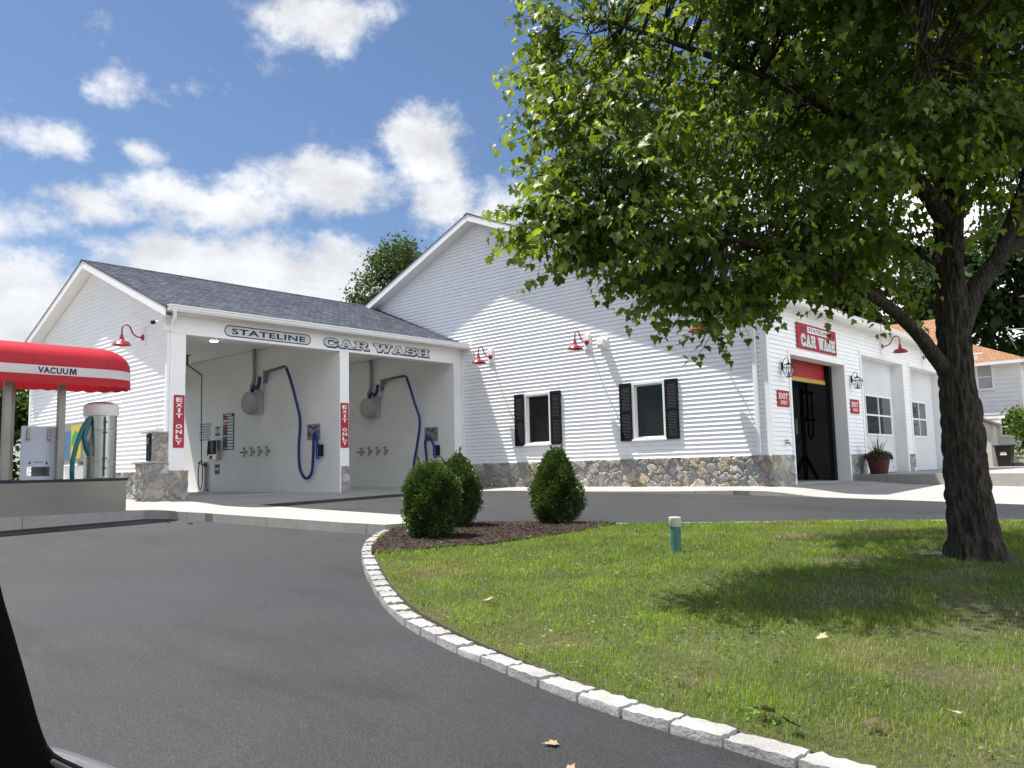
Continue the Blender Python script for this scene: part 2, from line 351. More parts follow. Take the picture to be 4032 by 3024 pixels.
# ------------------------------------------------------------------ siding and stone builders
def siding(mb, O, U, N, left, right, z0, z1, lap=.1016, lip=.022, gap=.0015, holes=()):
    O, U, N = Vector(O), Vector(U), Vector(N)
    def P(u, z, o): return O+U*u+N*o+Vector((0, 0, z))
    nrow = int(math.ceil((z1-z0)/lap-1e-6))
    for r in range(nrow):
        a, b = z0+r*lap, min(z0+(r+1)*lap, z1)
        cuts = sorted({a, b, *[q for h in holes for q in h[2:4] if a < q < b]})
        for za, zb in zip(cuts[:-1], cuts[1:]):
            iv = [(left(za), right(za), left(zb), right(zb))]
            zc = (za+zb)/2
            for h in holes:
                if h[2] < zc < h[3]:
                    nv = []
                    for (l0, r0, l1, r1) in iv:
                        if h[1] <= min(l0, l1) or h[0] >= max(r0, r1): nv.append((l0, r0, l1, r1)); continue
                        if h[0] > max(l0, l1): nv.append((l0, h[0], l1, h[0]))
                        if h[1] < min(r0, r1): nv.append((h[1], r0, h[1], r1))
                    iv = nv
            zt = zb-gap if (zb == b and zb < z1-1e-6) else zb
            oa, ob = lip*(1-(za-a)/lap), lip*(1-(zt-a)/lap)
            for (l0, r0, l1, r1) in iv:
                if r0-l0 < 1e-3 and r1-l1 < 1e-3: continue
                # split long runs so that the courses show their butt joints
                mb.add([P(l0, za, oa), P(r0, za, oa), P(r1, zt, ob), P(l1, zt, ob)], [(0, 1, 2, 3)])
                if za == a: mb.add([P(l0, za, oa), P(r0, za, oa), P(r0, za, -.03), P(l0, za, -.03)], [(0, 1, 2, 3)])
                if zt < zb: mb.add([P(l1, zt, ob), P(r1, zt, ob), P(r1, zt, -.03), P(l1, zt, -.03), P(r1, zb, -.03), P(l1, zb, -.03)], [(0, 1, 2, 3), (3, 2, 4, 5)])
    return mb
PAL = np.array([(.25, .248, .24), (.32, .305, .285), (.38, .37, .35), (.29, .275, .25), (.22, .225, .228), (.37, .32, .245), (.33, .25, .19), (.44, .415, .375), (.345, .31, .26), (.29, .292, .295)])*1.05
def stone_panel(name, O, U, N, W, H, parent, seed, size=.27, step=.017, cap=True):
    r = np.random.default_rng(seed); O, U, N = (np.array(q, float) for q in (O, U, N))
    nx, nz = max(2, int(W/step)), max(2, int(H/step))
    u, z = np.meshgrid(np.linspace(0, W, nx), np.linspace(0, H, nz))
    # jittered seeds
    gx, gz = int(W/size)+3, int(H/(size*.82))+3
    su = ((np.arange(gx)[None]-1)*size+r.uniform(-.48, .48, (gz, gx))*size+(np.arange(gz)[:, None] % 2)*size*.5).ravel()
    sz = ((np.arange(gz)[:, None]-1)*size*.82+r.uniform(-.45, .45, (gz, gx))*size*.82).ravel()
    keep = r.random(len(su)) > .12; su, sz = su[keep], sz[keep]
    an = r.uniform(.75, 1.35, len(su)); col = PAL[r.choice(len(PAL), len(su), p=[.15, .17, .15, .12, .09, .09, .045, .09, .055, .04])]*r.uniform(.85, 1.15, (len(su), 1))
    uu = u+.03*np.sin(z*31+u*17)+.012*np.sin(u*60+z*40); zz = z+.025*np.sin(u*23+1.3)+.012*np.sin(u*55-z*35)
    D = np.sqrt(((uu.ravel()[:, None]-su)*an)**2+((zz.ravel()[:, None]-sz)/an)**2); idx = np.argsort(D, 1)[:, :2]
    f1 = np.take_along_axis(D, idx[:, :1], 1)[:, 0]; f2 = np.take_along_axis(D, idx[:, 1:2], 1)[:, 0]
    e = sstep(.006, .045, f2-f1); ci = idx[:, 0]
    rough = .006*np.sin(u.ravel()*83+ci*2.1)*np.sin(z.ravel()*71+ci*1.7)+.004*r.standard_normal(nx*nz)
    tilt = (uu.ravel()-su[ci])*r.uniform(-.18, .18, len(su))[ci]+(zz.ravel()-sz[ci])*r.uniform(-.18, .18, len(su))[ci]
    h = .012+e*(.034+rough+tilt*.8+.012*r.random(len(su))[ci])
    c = col[ci]*e[:, None]+np.array([.33, .31, .285])*(1-e[:, None])
    V = O+u.ravel()[:, None]*U+h[:, None]*N; V[:, 2] += z.ravel()
    i = np.arange(nz-1)[:, None]*nx+np.arange(nx-1)[None]; F = [np.stack([i, i+1, i+nx+1, i+nx], -1).reshape(-1, 4)]
    # returns to the wall along all four borders
    def skirt(ids):
        nonlocal V, c
        k = len(V); B = O+u.ravel()[ids][:, None]*U; B = B.copy(); B[:, 2] += z.ravel()[ids]
        V = np.concatenate([V, B]); c = np.concatenate([c, c[ids]*.9]); q = np.arange(len(ids)-1)
        F.append(np.stack([ids[q], ids[q+1], k+q+1, k+q], -1))
    a = np.arange(nx*nz).reshape(nz, nx)
    for ids in (a[0], a[-1], a[:, 0], a[:, -1]): skirt(ids)
    return npobj(name, V, np.concatenate(F), STONE, parent, c)

# ------------------------------------------------------------------ roof material: laminated shingles laid as real courses
def shingle_mat(name, c1, c2):
    ma = bpy.data.materials.new(name); ma.use_nodes = True; nt = ma.node_tree; N = nt.nodes; L = nt.links; p = N['Principled BSDF']
    uv = N.new('ShaderNodeUVMap')
    br = N.new('ShaderNodeTexBrick'); br.inputs['Scale'].default_value = 1; br.inputs['Brick Width'].default_value = .19; br.inputs['Row Height'].default_value = .142
    br.offset = .37; br.inputs['Mortar Size'].default_value = .010; br.inputs['Bias'].default_value = .0
    br.inputs['Color1'].default_value = (*c1, 1); br.inputs['Color2'].default_value = (*c2, 1); br.inputs['Mortar'].default_value = (c1[0]*.35, c1[1]*.35, c1[2]*.35, 1)
    L.new(uv.outputs[0], br.inputs['Vector'])
    n = N.new('ShaderNodeTexNoise'); n.inputs['Scale'].default_value = 60; n.inputs['Detail'].default_value = 4; L.new(uv.outputs[0], n.inputs['Vector'])
    mr = N.new('ShaderNodeMapRange'); mr.inputs['To Min'].default_value = .6; mr.inputs['To Max'].default_value = 1.4; L.new(n.outputs['Fac'], mr.inputs['Value'])
    n2 = N.new('ShaderNodeTexNoise'); n2.inputs['Scale'].default_value = 1.1; L.new(uv.outputs[0], n2.inputs['Vector'])
    mr2 = N.new('ShaderNodeMapRange'); mr2.inputs['To Min'].default_value = .8; mr2.inputs['To Max'].default_value = 1.2; L.new(n2.outputs['Fac'], mr2.inputs['Value'])
    m = N.new('ShaderNodeMath'); m.operation = 'MULTIPLY'; L.new(mr.outputs[0], m.inputs[0]); L.new(mr2.outputs[0], m.inputs[1])
    s = N.new('ShaderNodeVectorMath'); s.operation = 'SCALE'; L.new(br.outputs['Color'], s.inputs[0]); L.new(m.outputs[0], s.inputs['Scale'])
    L.new(s.outputs[0], p.inputs['Base Color']); p.inputs['Roughness'].default_value = .9; p.inputs['Specular IOR Level'].default_value = .25
    b = N.new('ShaderNodeBump'); b.inputs['Strength'].default_value = .5; b.inputs['Distance'].default_value = .006; L.new(n.outputs['Fac'], b.inputs['Height']); L.new(b.outputs[0], p.inputs['Normal'])
    return ma
SLATE = shingle_mat('slate_shingles', (.066, .077, .108), (.165, .182, .232))
ORANGE = shingle_mat('orange_shingles', (.30, .155, .085), (.38, .22, .13))
BROWN = shingle_mat('brown_shingles', (.13, .095, .07), (.20, .155, .11))
def roof_slope(name, A, B, Cc, D, mat, parent, row=.142, lip=.011, thick=.16, clipf=None):
    """eave edge A->B, ridge edge D->C (same direction); courses step like laid shingles; flat underside"""
    A, B, Cc, D = map(Vector, (A, B, Cc, D)); n = (B-A).cross(D-A).normalized()
    if n.z < 0: n = -n
    Ln = (D-A).length; rows = int(math.ceil(Ln/row)); vs = []; fs = []; uvs = []; wl = (B-A).length
    for r in range(rows):
        t0, t1 = r*row/Ln, min((r+1)*row/Ln, 1)
        p0, p1, p2, p3 = A.lerp(D, t0)+n*lip, B.lerp(Cc, t0)+n*lip, B.lerp(Cc, t1), A.lerp(D, t1)
        q0, q1 = A.lerp(D, t0), B.lerp(Cc, t0)
        k = len(vs); vs += [p0, p1, p2, p3, q0, q1]; fs += [(k, k+1, k+2, k+3), (k+4, k+5, k+1, k)]
        u0, u1 = (p0-A).dot((B-A)/wl), (p1-A).dot((B-A)/wl); v0, v1 = t0*Ln+.001, t1*Ln-.001
        uvs += [(u0, v0), (u1, v0), (u1, v1), (u0, v1), (u0, v0), (u1, v0), (u1, v0+.003), (u0, v0+.003)]
    k = len(vs); dn = -n*.02
    vs += [A+dn, B+dn, Cc+dn, D+dn, A, B, Cc, D]; fs += [(k, k+1, k+2, k+3), (k, k+1, k+5, k+4), (k+1, k+2, k+6, k+5), (k+3, k, k+4, k+7)]
    uvs += [(0, .01)]*16
    off = wloc(parent) if parent else Vector(); me = bpy.data.meshes.new(name)
    me.from_pydata([p-off for p in vs], [], fs); ul = me.uv_layers.new(name='UVMap')
    for i, q in enumerate(uvs): ul.data[i].uv = q
    me.materials.append(mat); me.update(); o = bpy.data.objects.new(name, me); COL.objects.link(o)
    if parent: o.parent = parent
    return o
# ------------------------------------------------------------------ lettering
def text_mb(body, bold=.02, gap=1.08):
    cu = bpy.data.curves.new('t', 'FONT'); cu.body = body; cu.size = 1; cu.offset = bold; cu.resolution_u = 3; cu.space_character = gap
    o = bpy.data.objects.new('t', cu); COL.objects.link(o); dg = bpy.context.evaluated_depsgraph_get(); dg.update()
    me = bpy.data.meshes.new_from_object(o.evaluated_get(dg)); vs = [tuple(v.co) for v in me.vertices]; fs = [tuple(p.vertices) for p in me.polygons]
    bpy.data.objects.remove(o); bpy.data.curves.remove(cu); bpy.data.meshes.remove(me); return vs, fs
def lettering(name, body, O, U, V, N, w, h, mat, parent, bold=.02, depth=.004, gap=1.08):
    vs, fs = text_mb(body, bold, gap); O, U, V, N = map(Vector, (O, U, V, N))
    x0, x1 = min(v[0] for v in vs), max(v[0] for v in vs); y0, y1 = min(v[1] for v in vs), max(v[1] for v in vs)
    mb = MB(); mb.add([O+U*((v[0]-x0)/(x1-x0)*w)+V*((v[1]-y0)/(y1-y0)*h)+N*depth for v in vs], fs)
    return obj(name, mb, mat, parent)
# slab letters with octagonal corners, as strokes on a unit cell
def seg(p, q, t):
    p, q = Vector(p), Vector(q); d = (q-p).normalized(); n = Vector((-d.y, d.x))*t/2
    return [p+n, p-n, q-n, q+n]
def rect(x0, x1, y0, y1): return [(x0, y0), (x1, y0), (x1, y1), (x0, y1)]
def slab(ch):
    s = .15; t = .27
    if ch == 'C': return [[(.0, .25), (.25, 0), (.8, 0), (1, .2), (1, .36), (.74, .36), (.74, .2), (.36, .2), (.27, .3), (.27, .7), (.36, .8), (.74, .8), (.74, .64), (1, .64), (1, .8), (.8, 1), (.25, 1), (0, .75)]]
    if ch == 'A': return [rect(-.04, .42, 0, s), rect(.6, 1.06, 0, s), [(.08, s), (.3, s), (.52, .86), (.38, 1)], [(.66, s), (.94, s), (.66, 1), (.38, 1), (.46, .72)], rect(.3, .7, .28, .42)]
    if ch == 'R': return [rect(0, .46, 0, s), rect(.1, .36, s, 1), rect(0, .1, 1-s, 1), [(.36, 1), (.8, 1), (.95, .87), (.95, .6), (.82, .46), (.36, .46), (.36, .6), (.62, .6), (.68, .66), (.68, .8), (.62, .86), (.36, .86)], [(.5, .46), (.76, .46), (.9, .2), (.9, s), (1.08, s), (1.08, 0), (.72, 0), (.64, .2)]]
    if ch == 'W': return [rect(-.04, .36, 1-s, 1), rect(.4, .66, 1-s, 1), rect(.72, 1.06, 1-s, 1), [(.04, 1-s), (.26, 1-s), (.38, .3), (.3, 0), (.22, 0)], [(.3, 0), (.42, 0), (.62, 1-s), (.46, 1-s), (.36, .36)], [(.46, 1-s), (.64, 1-s), (.74, .3), (.7, 0), (.62, 0)], [(.7, 0), (.8, 0), (.98, 1-s), (.82, 1-s), (.72, .34)]]
    if ch == 'S': return [[(0, 0), (.22, 0), (.26, .06), (.8, .0), (1, .18), (1, .44), (.82, .58), (.34, .6), (.3, .66), (.3, .76), (.36, .82), (.66, .82), (.72, .68), (.95, .68), (.95, 1), (.76, 1), (.72, .95), (.2, 1), (.03, .84), (.03, .58), (.2, .44), (.66, .42), (.72, .36), (.72, .24), (.64, .18), (.32, .18), (.24, .34), (0, .34)]]
    if ch == 'H': return [rect(0, .44, 0, s), rect(.58, 1.02, 0, s), rect(0, .44, 1-s, 1), rect(.58, 1.02, 1-s, 1), rect(.1, .34, s, 1-s), rect(.68, .92, s, 1-s), rect(.34, .68, .42, .58)]
    return []
def slab_word(word, widths, O, U, V, N, w, h, mat, parent, name, grow=0.0, dx=0.0, dy=0.0, depth=.004, thick=.004, gap=.14):
    """separate pieces sit a hair in front of one another so that no two faces share a plane"""
    O, U, V, N = map(Vector, (O, U, V, N)); tot = sum(widths)+gap*(len(word)-1); k = w/tot; x = 0; mb = MB()
    for ch, cw in zip(word, widths):
        for i, pl in enumerate(slab(ch)):
            P = [Vector((x+a*cw, b)) for a, b in [(q[0], q[1]) for q in pl]]
            P = [(p.x*k+dx, p.y*h+dy) for p in P]
            if grow:
                n = len(P); ar = sum(P[j][0]*P[(j+1) % n][1]-P[(j+1) % n][0]*P[j][1] for j in range(n)); sg = 1 if ar > 0 else -1; Q = []
                for j in range(n):
                    a, b, c = Vector(P[j-1]), Vector(P[j]), Vector(P[(j+1) % n]); d1 = (b-a).normalized(); d2 = (c-b).normalized()
                    m = Vector((d1.y, -d1.x))+Vector((d2.y, -d2.x)); m = m.normalized() if m.length > .1 else Vector((d1.y, -d1.x)); Q.append(tuple(b+m*grow*1.25*sg))
                P = Q
            mb.prism(P, O+N*(depth+.0004*i), U, V, N, thick)
        x += cw+gap
    return obj(name, mb, mat, parent)
def pill(w, h, n=10):
    r = h/2; return [(w-r+r*math.cos(a), r+r*math.sin(a)) for a in np.linspace(-math.pi/2, math.pi/2, n)]+[(r+r*math.cos(a), r+r*math.sin(a)) for a in np.linspace(math.pi/2, 1.5*math.pi, n)]
def rrect(w, h, r, n=4):
    out = []
    for cx, cy, a0 in ((w-r, r, -90), (w-r, h-r, 0), (r, h-r, 90), (r, r, 180)):
        out += [(cx+r*math.cos(math.radians(a0+90*i/n)), cy+r*math.sin(math.radians(a0+90*i/n))) for i in range(n+1)]
    return out
X_, Y_, Z_ = Vector((1, 0, 0)), Vector((0, 1, 0)), Vector((0, 0, 1))

# ------------------------------------------------------------------ wash bay building
RX, RZ, RS = -21.48, 5.94, .404        # ridge x, ridge z, slope
bay = thing('wash_bay_building', 'lower white building with two open wash bays and a slate grey shingle roof', 'building', (XC, YL, 0))
w = MB(); rl = lambda z: XB+.1+25.9 if z < RZ-.22-RS*abs(XB-RX) else RX+25.9-(RZ-.22-z)/RS
siding(w, (-25.9, YL, 0), X_, -Y_, lambda z: max(XB+.1, RX-(RZ-.22-z)/RS)+25.9, lambda z: max(min(XC-.1, RX+(RZ-.22-z)/RS), RX)+25.9, .62, RZ-.24)
obj('siding_wall', w, WHITE, bay)
m = MB(); m.box(XB, XC-.3, YL+.02, YL+.3, 0, 4.05)
m.prism([(XB-RX, 0), (XC-RX, 0), (XC-RX, .02), (0, RZ-.2-4.06), (XB-RX, .02)], (RX, YL+.02, 4.06), X_, Z_, Y_, .2)
obj('wall', m, PLASTER, bay)
m = MB(); m.box(XC-.1, XC+.015, YL-.036, YL+.02, .62, 3.98); obj('corner_trim', m, TRIM, bay); m = MB(); m.box(XB-.02, XB+.1, YL-.036, YL+.02, .62, 3.98); obj('corner_trim', m, TRIM, bay)
m = MB(); m.box(XB, XC-.3, 12.495, 12.78, 0, 4.05); obj('partition_wall', m, PLASTER, bay)
m = MB(); m.box(XB, XC-.02, 16.5, YW-.01, 0, 4.05); obj('end_wall', m, PLASTER, bay)
m = MB(); m.box(XB, XC-.3, YL+.3, 12.495, 4.06, 4.14); m.box(XB, XC-.3, 12.78, 16.5, 4.06, 4.14); obj('ceiling', m, PLASTER, bay)
m = MB(); m.box(XB, XB+.3, YL+.3, 12.495, 3.3, 4.06); m.box(XB, XB+.3, 12.78, 16.5, 3.3, 4.06); obj('rear_header', m, TRIM, bay)
m = MB(); m.box(XC-.3, XC, YL+.02, YW-.02, 3.575, 4.03); obj('front_header', m, TRIM, bay, bevel=.004)
m = MB(); m.box(XC-.3, XC-.002, YL+.02, 8.44, .0, 3.574); obj('front_column', m, TRIM, bay, bevel=.004)
m = MB(); m.box(XC-.3, XC-.002, 12.495, 12.78, 0, 3.574); obj('front_column', m, TRIM, bay, bevel=.004)
m = MB(); m.box(XC-.3, XC-.002, 16.49, YW-.015, 0, 3.574); obj('front_column', m, TRIM, bay, bevel=.004)
m = MB(); m.box(XB, XC-.03, YL+.3, 16.5, -.25, .003); obj('floor', m, CONC2, bay)
m = MB(); m.box(XC-.36, XC-.30, YL+.3, 16.5, .0035, .008); obj('drain_strip', m, DARKMET, bay)
stone_panel('stone_base', (-25.8, YL, 0), (1, 0, 0), (0, -1, 0), 8.62, .62, bay, 11)
stone_panel('stone_base', (XC, YL-.04, 0), (0, 1, 0), (1, 0, 0), .44, .62, bay, 12, size=.24)
stone_panel('stone_base', (XC, 12.54, 0), (0, 1, 0), (1, 0, 0), .20, .66, bay, 13, size=.2)
EZ = RZ-RS*(-16.86-RX)
roof_slope('roof', (-16.86, 7.80, EZ), (-16.86, YW-.02, EZ), (RX, YW-.02, RZ), (RX, 7.80, RZ), SLATE, bay)
roof_slope('roof', (-26.12, 7.80, EZ+.0), (-26.12, YW-.02, EZ), (RX, YW-.02, RZ), (RX, 7.80, RZ), SLATE, bay)
m = MB()
for s in (-1, 1):
    nn = Vector((s*RS, 0, 1)).normalized(); tt = Vector((s, 0, -RS)).normalized()
    for k in range(28):
        y0 = 7.79+k*.323; P = Vector((RX, y0, RZ+.012+.0015*(k % 2)))
        m.add([P, P+Y_*.33, P+Y_*.33+tt*.15+nn*.004, P+tt*.15+nn*.004], [(0, 1, 2, 3)])
obj('ridge_cap', m, pmat('ridge_shingle', (.055, .058, .075), .9, var=(8, .25)), bay, solid=.008)
def rake(mb, x0, z0, x1, z1, y, h=.2, t=.03):
    d = Vector((x1-x0, 0, z1-z0)); mb.add([Vector((x0, y, z0)), Vector((x1, y, z1)), Vector((x1, y, z1-h)), Vector((x0, y, z0-h)), Vector((x0, y+t, z0)), Vector((x1, y+t, z1)), Vector((x1, y+t, z1-h)), Vector((x0, y+t, z0-h))],
        [(0, 1, 2, 3), (7, 6, 5, 4), (0, 4, 5, 1), (3, 2, 6, 7), (0, 3, 7, 4), (1, 5, 6, 2)])
m = MB(); rake(m, -16.9, EZ, RX+.0005, RZ-.004, 7.81); rake(m, -26.1, EZ, RX-.0005, RZ-.004, 7.81); obj('rake_board', m, TRIM, bay)
m = MB()
for xe, zz in ((-16.9, EZ), (-26.1, EZ)):
    m.add([(xe, 7.84, zz-.205), (RX, 7.84, RZ-.205), (RX, YL+.03, RZ-.205), (xe, YL+.03, zz-.205)], [(0, 1, 2, 3)])
m.box(-17.2, -16.92, 7.85, YW-.03, 3.985, 4.0); obj('soffit', m, SOFFIT, bay)
def gutter(mb, x, y0, y1, z, s=1):
    P = [(0, .0), (.06, 0), (.1, .05), (.105, .085), (.13, .10), (.13, .125), (.115, .125), (.09, .09), (.085, .055), (.055, .012), (.012, .012), (.012, .125), (0, .125)]
    mb.prism([(a*s, b) for a, b in P], (x, y0, z), X_, Z_, Y_, y1-y0)
m = MB(); gutter(m, -16.89, 7.86, YW-.05, 3.99); obj('gutter', m, TRIM, bay)
m = MB(); m.tube([(-16.83, 8.0, 4.0), (-16.9, 8.03, 3.86), (-17.1, 8.08, 3.74), (-17.13, 8.085, 3.66)], .04, 8); m.box(-17.29, -17.2, YL-.095, YL-.037, .64, 3.7); m.box(-17.19, -17.1, 8.05, 8.11, 3.6, 3.74); obj('downspout', m, TRIM, bay, bevel=.008)
for (x, y) in ((-20.35, 10.75), (-20.35, 14.75)):
    m = MB(); m.lathe([(.0, 0), (.095, 0), (.115, -.012), (.115, .006)], (x, y, 4.052), 20); lf = obj('ceiling_lamp', m, TRIM, bay, smooth=True)
    m = MB(); m.lathe([(.0, -.016), (.092, -.016), (.092, -.002)], (x, y, 4.045), 20); obj('diffuser', m, pmat('lamp_glow', (1, 1, 1), .5, emit=((1, .96, .88), 22.0)), lf)

# ------------------------------------------------------------------ garage building
GX, GZ, GS = -16.48, 7.87, .416
gar = thing('garage_building', 'tall white gabled building with siding above a field stone base and two shuttered windows', 'building', (XR, YW, 0))
WIN = [(-14.772, -13.853), (-11.285, -10.350)]; WZ0, WZ1 = 1.10, 2.512
w = MB(); ox = -25.3
siding(w, (ox, YW, 0), X_, -Y_, lambda z: (max(XC+.02, GX-(GZ-.2-z)/GS) if z < 3.95 else min(max(-21.9, GX-(GZ-.2-z)/GS), GX))-ox, lambda z: max(min(XR-.09, GX+(GZ-.2-z)/GS), GX)-ox, .665, GZ-.22,
       holes=[(a-ox, b-ox, WZ0, WZ1) for a, b in WIN])
rj = random.Random(12); nf0 = len(w.f)
for k in range(70):
    zr = .665+.1016*rj.randrange(1, 66); xj = rj.uniform(-17, -8.1)
    if abs(xj-GX)*GS < GZ-.45-zr and not any(a_-.4 < xj < b_+.4 and WZ0-.1 < zr < WZ1+.1 for a_, b_ in WIN) and (zr > 4.3 or xj > -17.0): w.add([(xj, YW-.0232, zr+.002), (xj+.005, YW-.0232, zr+.002), (xj+.005, YW-.004, zr+.092), (xj, YW-.004, zr+.092)], [(0, 1, 2, 3)])
so = obj('gable_siding', w, WHITE, gar); so.data.materials.append(pmat('joint_grey', (.55, .56, .57), .6, var=(5, .1)))
for p_ in list(so.data.polygons)[nf0:]: p_.material_index = 1
DOORS = [(17.99, 21.25, 0.0, 2.935), (22.51, 25.91, .15, 3.32), (26.58, 29.98, .15, 3.32)]
w = MB(); siding(w, (XR, YW, 0), Y_, X_, lambda z: .09, lambda z: YEND-YW-.1, .665, 4.02, holes=[(a-.1-YW, b+.1-YW, 0, h+.1) for a, b, z, h in DOORS])
obj('front_siding', w, WHITE, gar)
m = MB(); m.box(XC, XR-.3, YW+.07, YW+.25, 0, 4.0)
m.prism([(-8.6, 0), (8.66, 0), (8.66, .03), (0, GZ-.2-4.01), (-8.6, .03)], (GX, YW+.07, 4.01), X_, Z_, Y_, .15)
m.box(-25.2, -25.0, YW+.1, YEND, 0, 4.0); m.box(-24.95, XR-.35, YEND-.2, YEND, 0, 4.0)
obj('inner_wall', m, PLASTER, gar)
m = MB(); ys = [YW+.02, 17.99, 21.25, 22.51, 25.91, 26.58, 29.98, YEND-.02]
for a, b in zip(ys[0::2], ys[1::2]): m.box(XR-.3, XR-.012, a, b, 0, 4.0)
for a, b, z, h in DOORS: m.box(XR-.3, XR-.012, a+.0005, b-.0005, h, 4.0)
obj('front_wall', m, PLASTER, gar)
m = MB()
for a, b, z, h in DOORS:
    m.box(XR-.012, XR+.034, a-.1, a, z, h+.1); m.box(XR-.012, XR+.034, b, b+.1, z, h+.1); m.box(XR-.012, XR+.036, a, b, h, h+.1)
obj('door_casing', m, TRIM, gar, bevel=.003)
m = MB(); m.box(XR-.1, XR+.034, YW-.036, YW, .665, 4.1); m.box(XR, XR+.034, YW+.0005, YW+.10, .665, 4.1); obj('corner_board', m, TRIM, gar, bevel=.003); m = MB(); m.box(XC+.004, XC+.06, YW-.038, YW, .665, 3.95); obj('corner_board', m, TRIM, gar, bevel=.003)
m = MB(); m.box(-8.09, -8.0, YW-.10, YW-.037, .70, 3.9); m.tube([(-8.045, YW-.05, 3.88), (-8.0, YW-.1, 3.98), (-7.6, YW-.2, 4.04)], .042, 8); obj('downspout', m, TRIM, gar, bevel=.008)
stone_panel('stone_base', (XC, YW, 0), (1, 0, 0), (0, -1, 0), XR-XC+.03, .665, gar, 21)
stone_panel('stone_base', (XR, YW-.03, -.05), (0, 1, 0), (1, 0, 0), 1.09, .70, gar, 22)
stone_panel('stone_base', (XR, 21.355, .1), (0, 1, 0), (1, 0, 0), 1.05, .56, gar, 23)
stone_panel('stone_base', (XR, 26.012, .1), (0, 1, 0), (1, 0, 0), .466, .56, gar, 24, size=.22)
stone_panel('stone_base', (XR, 30.08, .1), (0, 1, 0), (1, 0, 0), 2.9, .56, gar, 25, step=.03)
EX = -7.42; GE = GZ-GS*(EX-GX)
roof_slope('roof', (EX, 16.42, GE), (EX, YEND+.3, GE), (GX, YEND+.3, GZ), (GX, 16.42, GZ), SLATE, gar)
roof_slope('roof', (-25.54, 16.42, GE), (-25.54, YEND+.3, GE), (GX, YEND+.3, GZ), (GX, 16.42, GZ), SLATE, gar)
m = MB()
for s in (-1, 1):
    nn = Vector((s*GS, 0, 1)).normalized(); tt = Vector((s, 0, -GS)).normalized()
    for k in range(52):
        P = Vector((GX, 16.41+k*.323, GZ+.013+.0015*(k % 2))); m.add([P, P+Y_*.33, P+Y_*.33+tt*.15+nn*.004, P+tt*.15+nn*.004], [(0, 1, 2, 3)])
obj('ridge_cap', m, MATS['ridge_shingle'], gar, solid=.008)
m = MB(); rake(m, EX-.02, GE, GX+.0005, GZ-.004, 16.43, .21); rake(m, -25.5, GE, GX-.0005, GZ-.004, 16.43, .21); obj('rake_board', m, TRIM, gar)
m = MB()
for xe in (EX-.02, -25.5): m.add([(xe, 16.46, GE-.215), (GX, 16.46, GZ-.215), (GX, YW+.05, GZ-.215), (xe, YW+.05, GE-.215)], [(0, 1, 2, 3)])
m.box(XR, EX-.05, 16.47, YEND, 4.0, 4.015); obj('soffit', m, SOFFIT, gar)
m = MB(); m.box(EX-.045, EX-.02, 16.47, YEND, 3.96, GE-.01); gutter(m, EX-.019, 16.5, YEND, 3.985); obj('gutter', m, TRIM, gar)
# windows and shutters
for i, (a, b) in enumerate(WIN):
    m = MB(); c = .062; y0, y1 = YW-.042, YW+.069
    m.box(a, a+c, y0, y1, WZ0, WZ1); m.box(b-c, b, y0, y1, WZ0, WZ1); m.box(a+c, b-c, y0, y1, WZ1-c, WZ1); m.box(a+c, b-c, y0, y1, WZ0, WZ0+c)
    m.box(a-.02, b+.02, y0-.025, y0-.001, WZ0-.012, WZ0+.03)
    m.box(a+c, a+c+.03, YW+.045, YW+.068, WZ0+c, WZ1-c); m.box(b-c-.03, b-c, YW+.045, YW+.068, WZ0+c, WZ1-c); m.box(a+c+.03, b-c-.03, YW+.045, YW+.068, WZ0+c, WZ0+c+.03); m.box(a+c+.03, b-c-.03, YW+.045, YW+.068, WZ1-c-.03, WZ1-c)
    fr = obj('window', m, TRIM, gar, bevel=.003)
    m = MB(); m.box(a+c+.029, b-c-.029, YW+.058, YW+.066, WZ0+c+.029, WZ1-c-.029); obj('pane', m, GLASS, fr)
    for sx0, sx1 in ((a-.352, a-.003), (b+.003, b+.352)):
        m = MB(); y0, y1 = YW-.062, YW-.026; st = .05
        m.box(sx0, sx0+st, y0, y1, WZ0+.005, WZ1); m.box(sx1-st, sx1, y0, y1, WZ0+.005, WZ1)
        for z0, z1 in ((WZ0+.005, WZ0+.085), (1.79, 1.85), (WZ1-.07, WZ1)): m.box(sx0+st, sx1-st, y0+.002, y1, z0, z1)
        m.box(sx0+st, sx1-st, y1-.004, y1-.001, WZ0+.085, WZ1-.07)
        for z0, z1 in ((WZ0+.085, 1.79), (1.85, WZ1-.07)):
            n = int((z1-z0)/.034)
            for k in range(n):
                z = z0+(k+.15)*(z1-z0)/n; m.add([(sx0+st, y0+.004, z), (sx1-st, y0+.004, z), (sx1-st, y1-.006, z+.034), (sx0+st, y1-.006, z+.034), (sx0+st, y0+.008, z-.006), (sx1-st, y0+.008, z-.006)], [(0, 1, 2, 3), (0, 4, 5, 1)])
        obj('shutter', m, BLACK, gar)
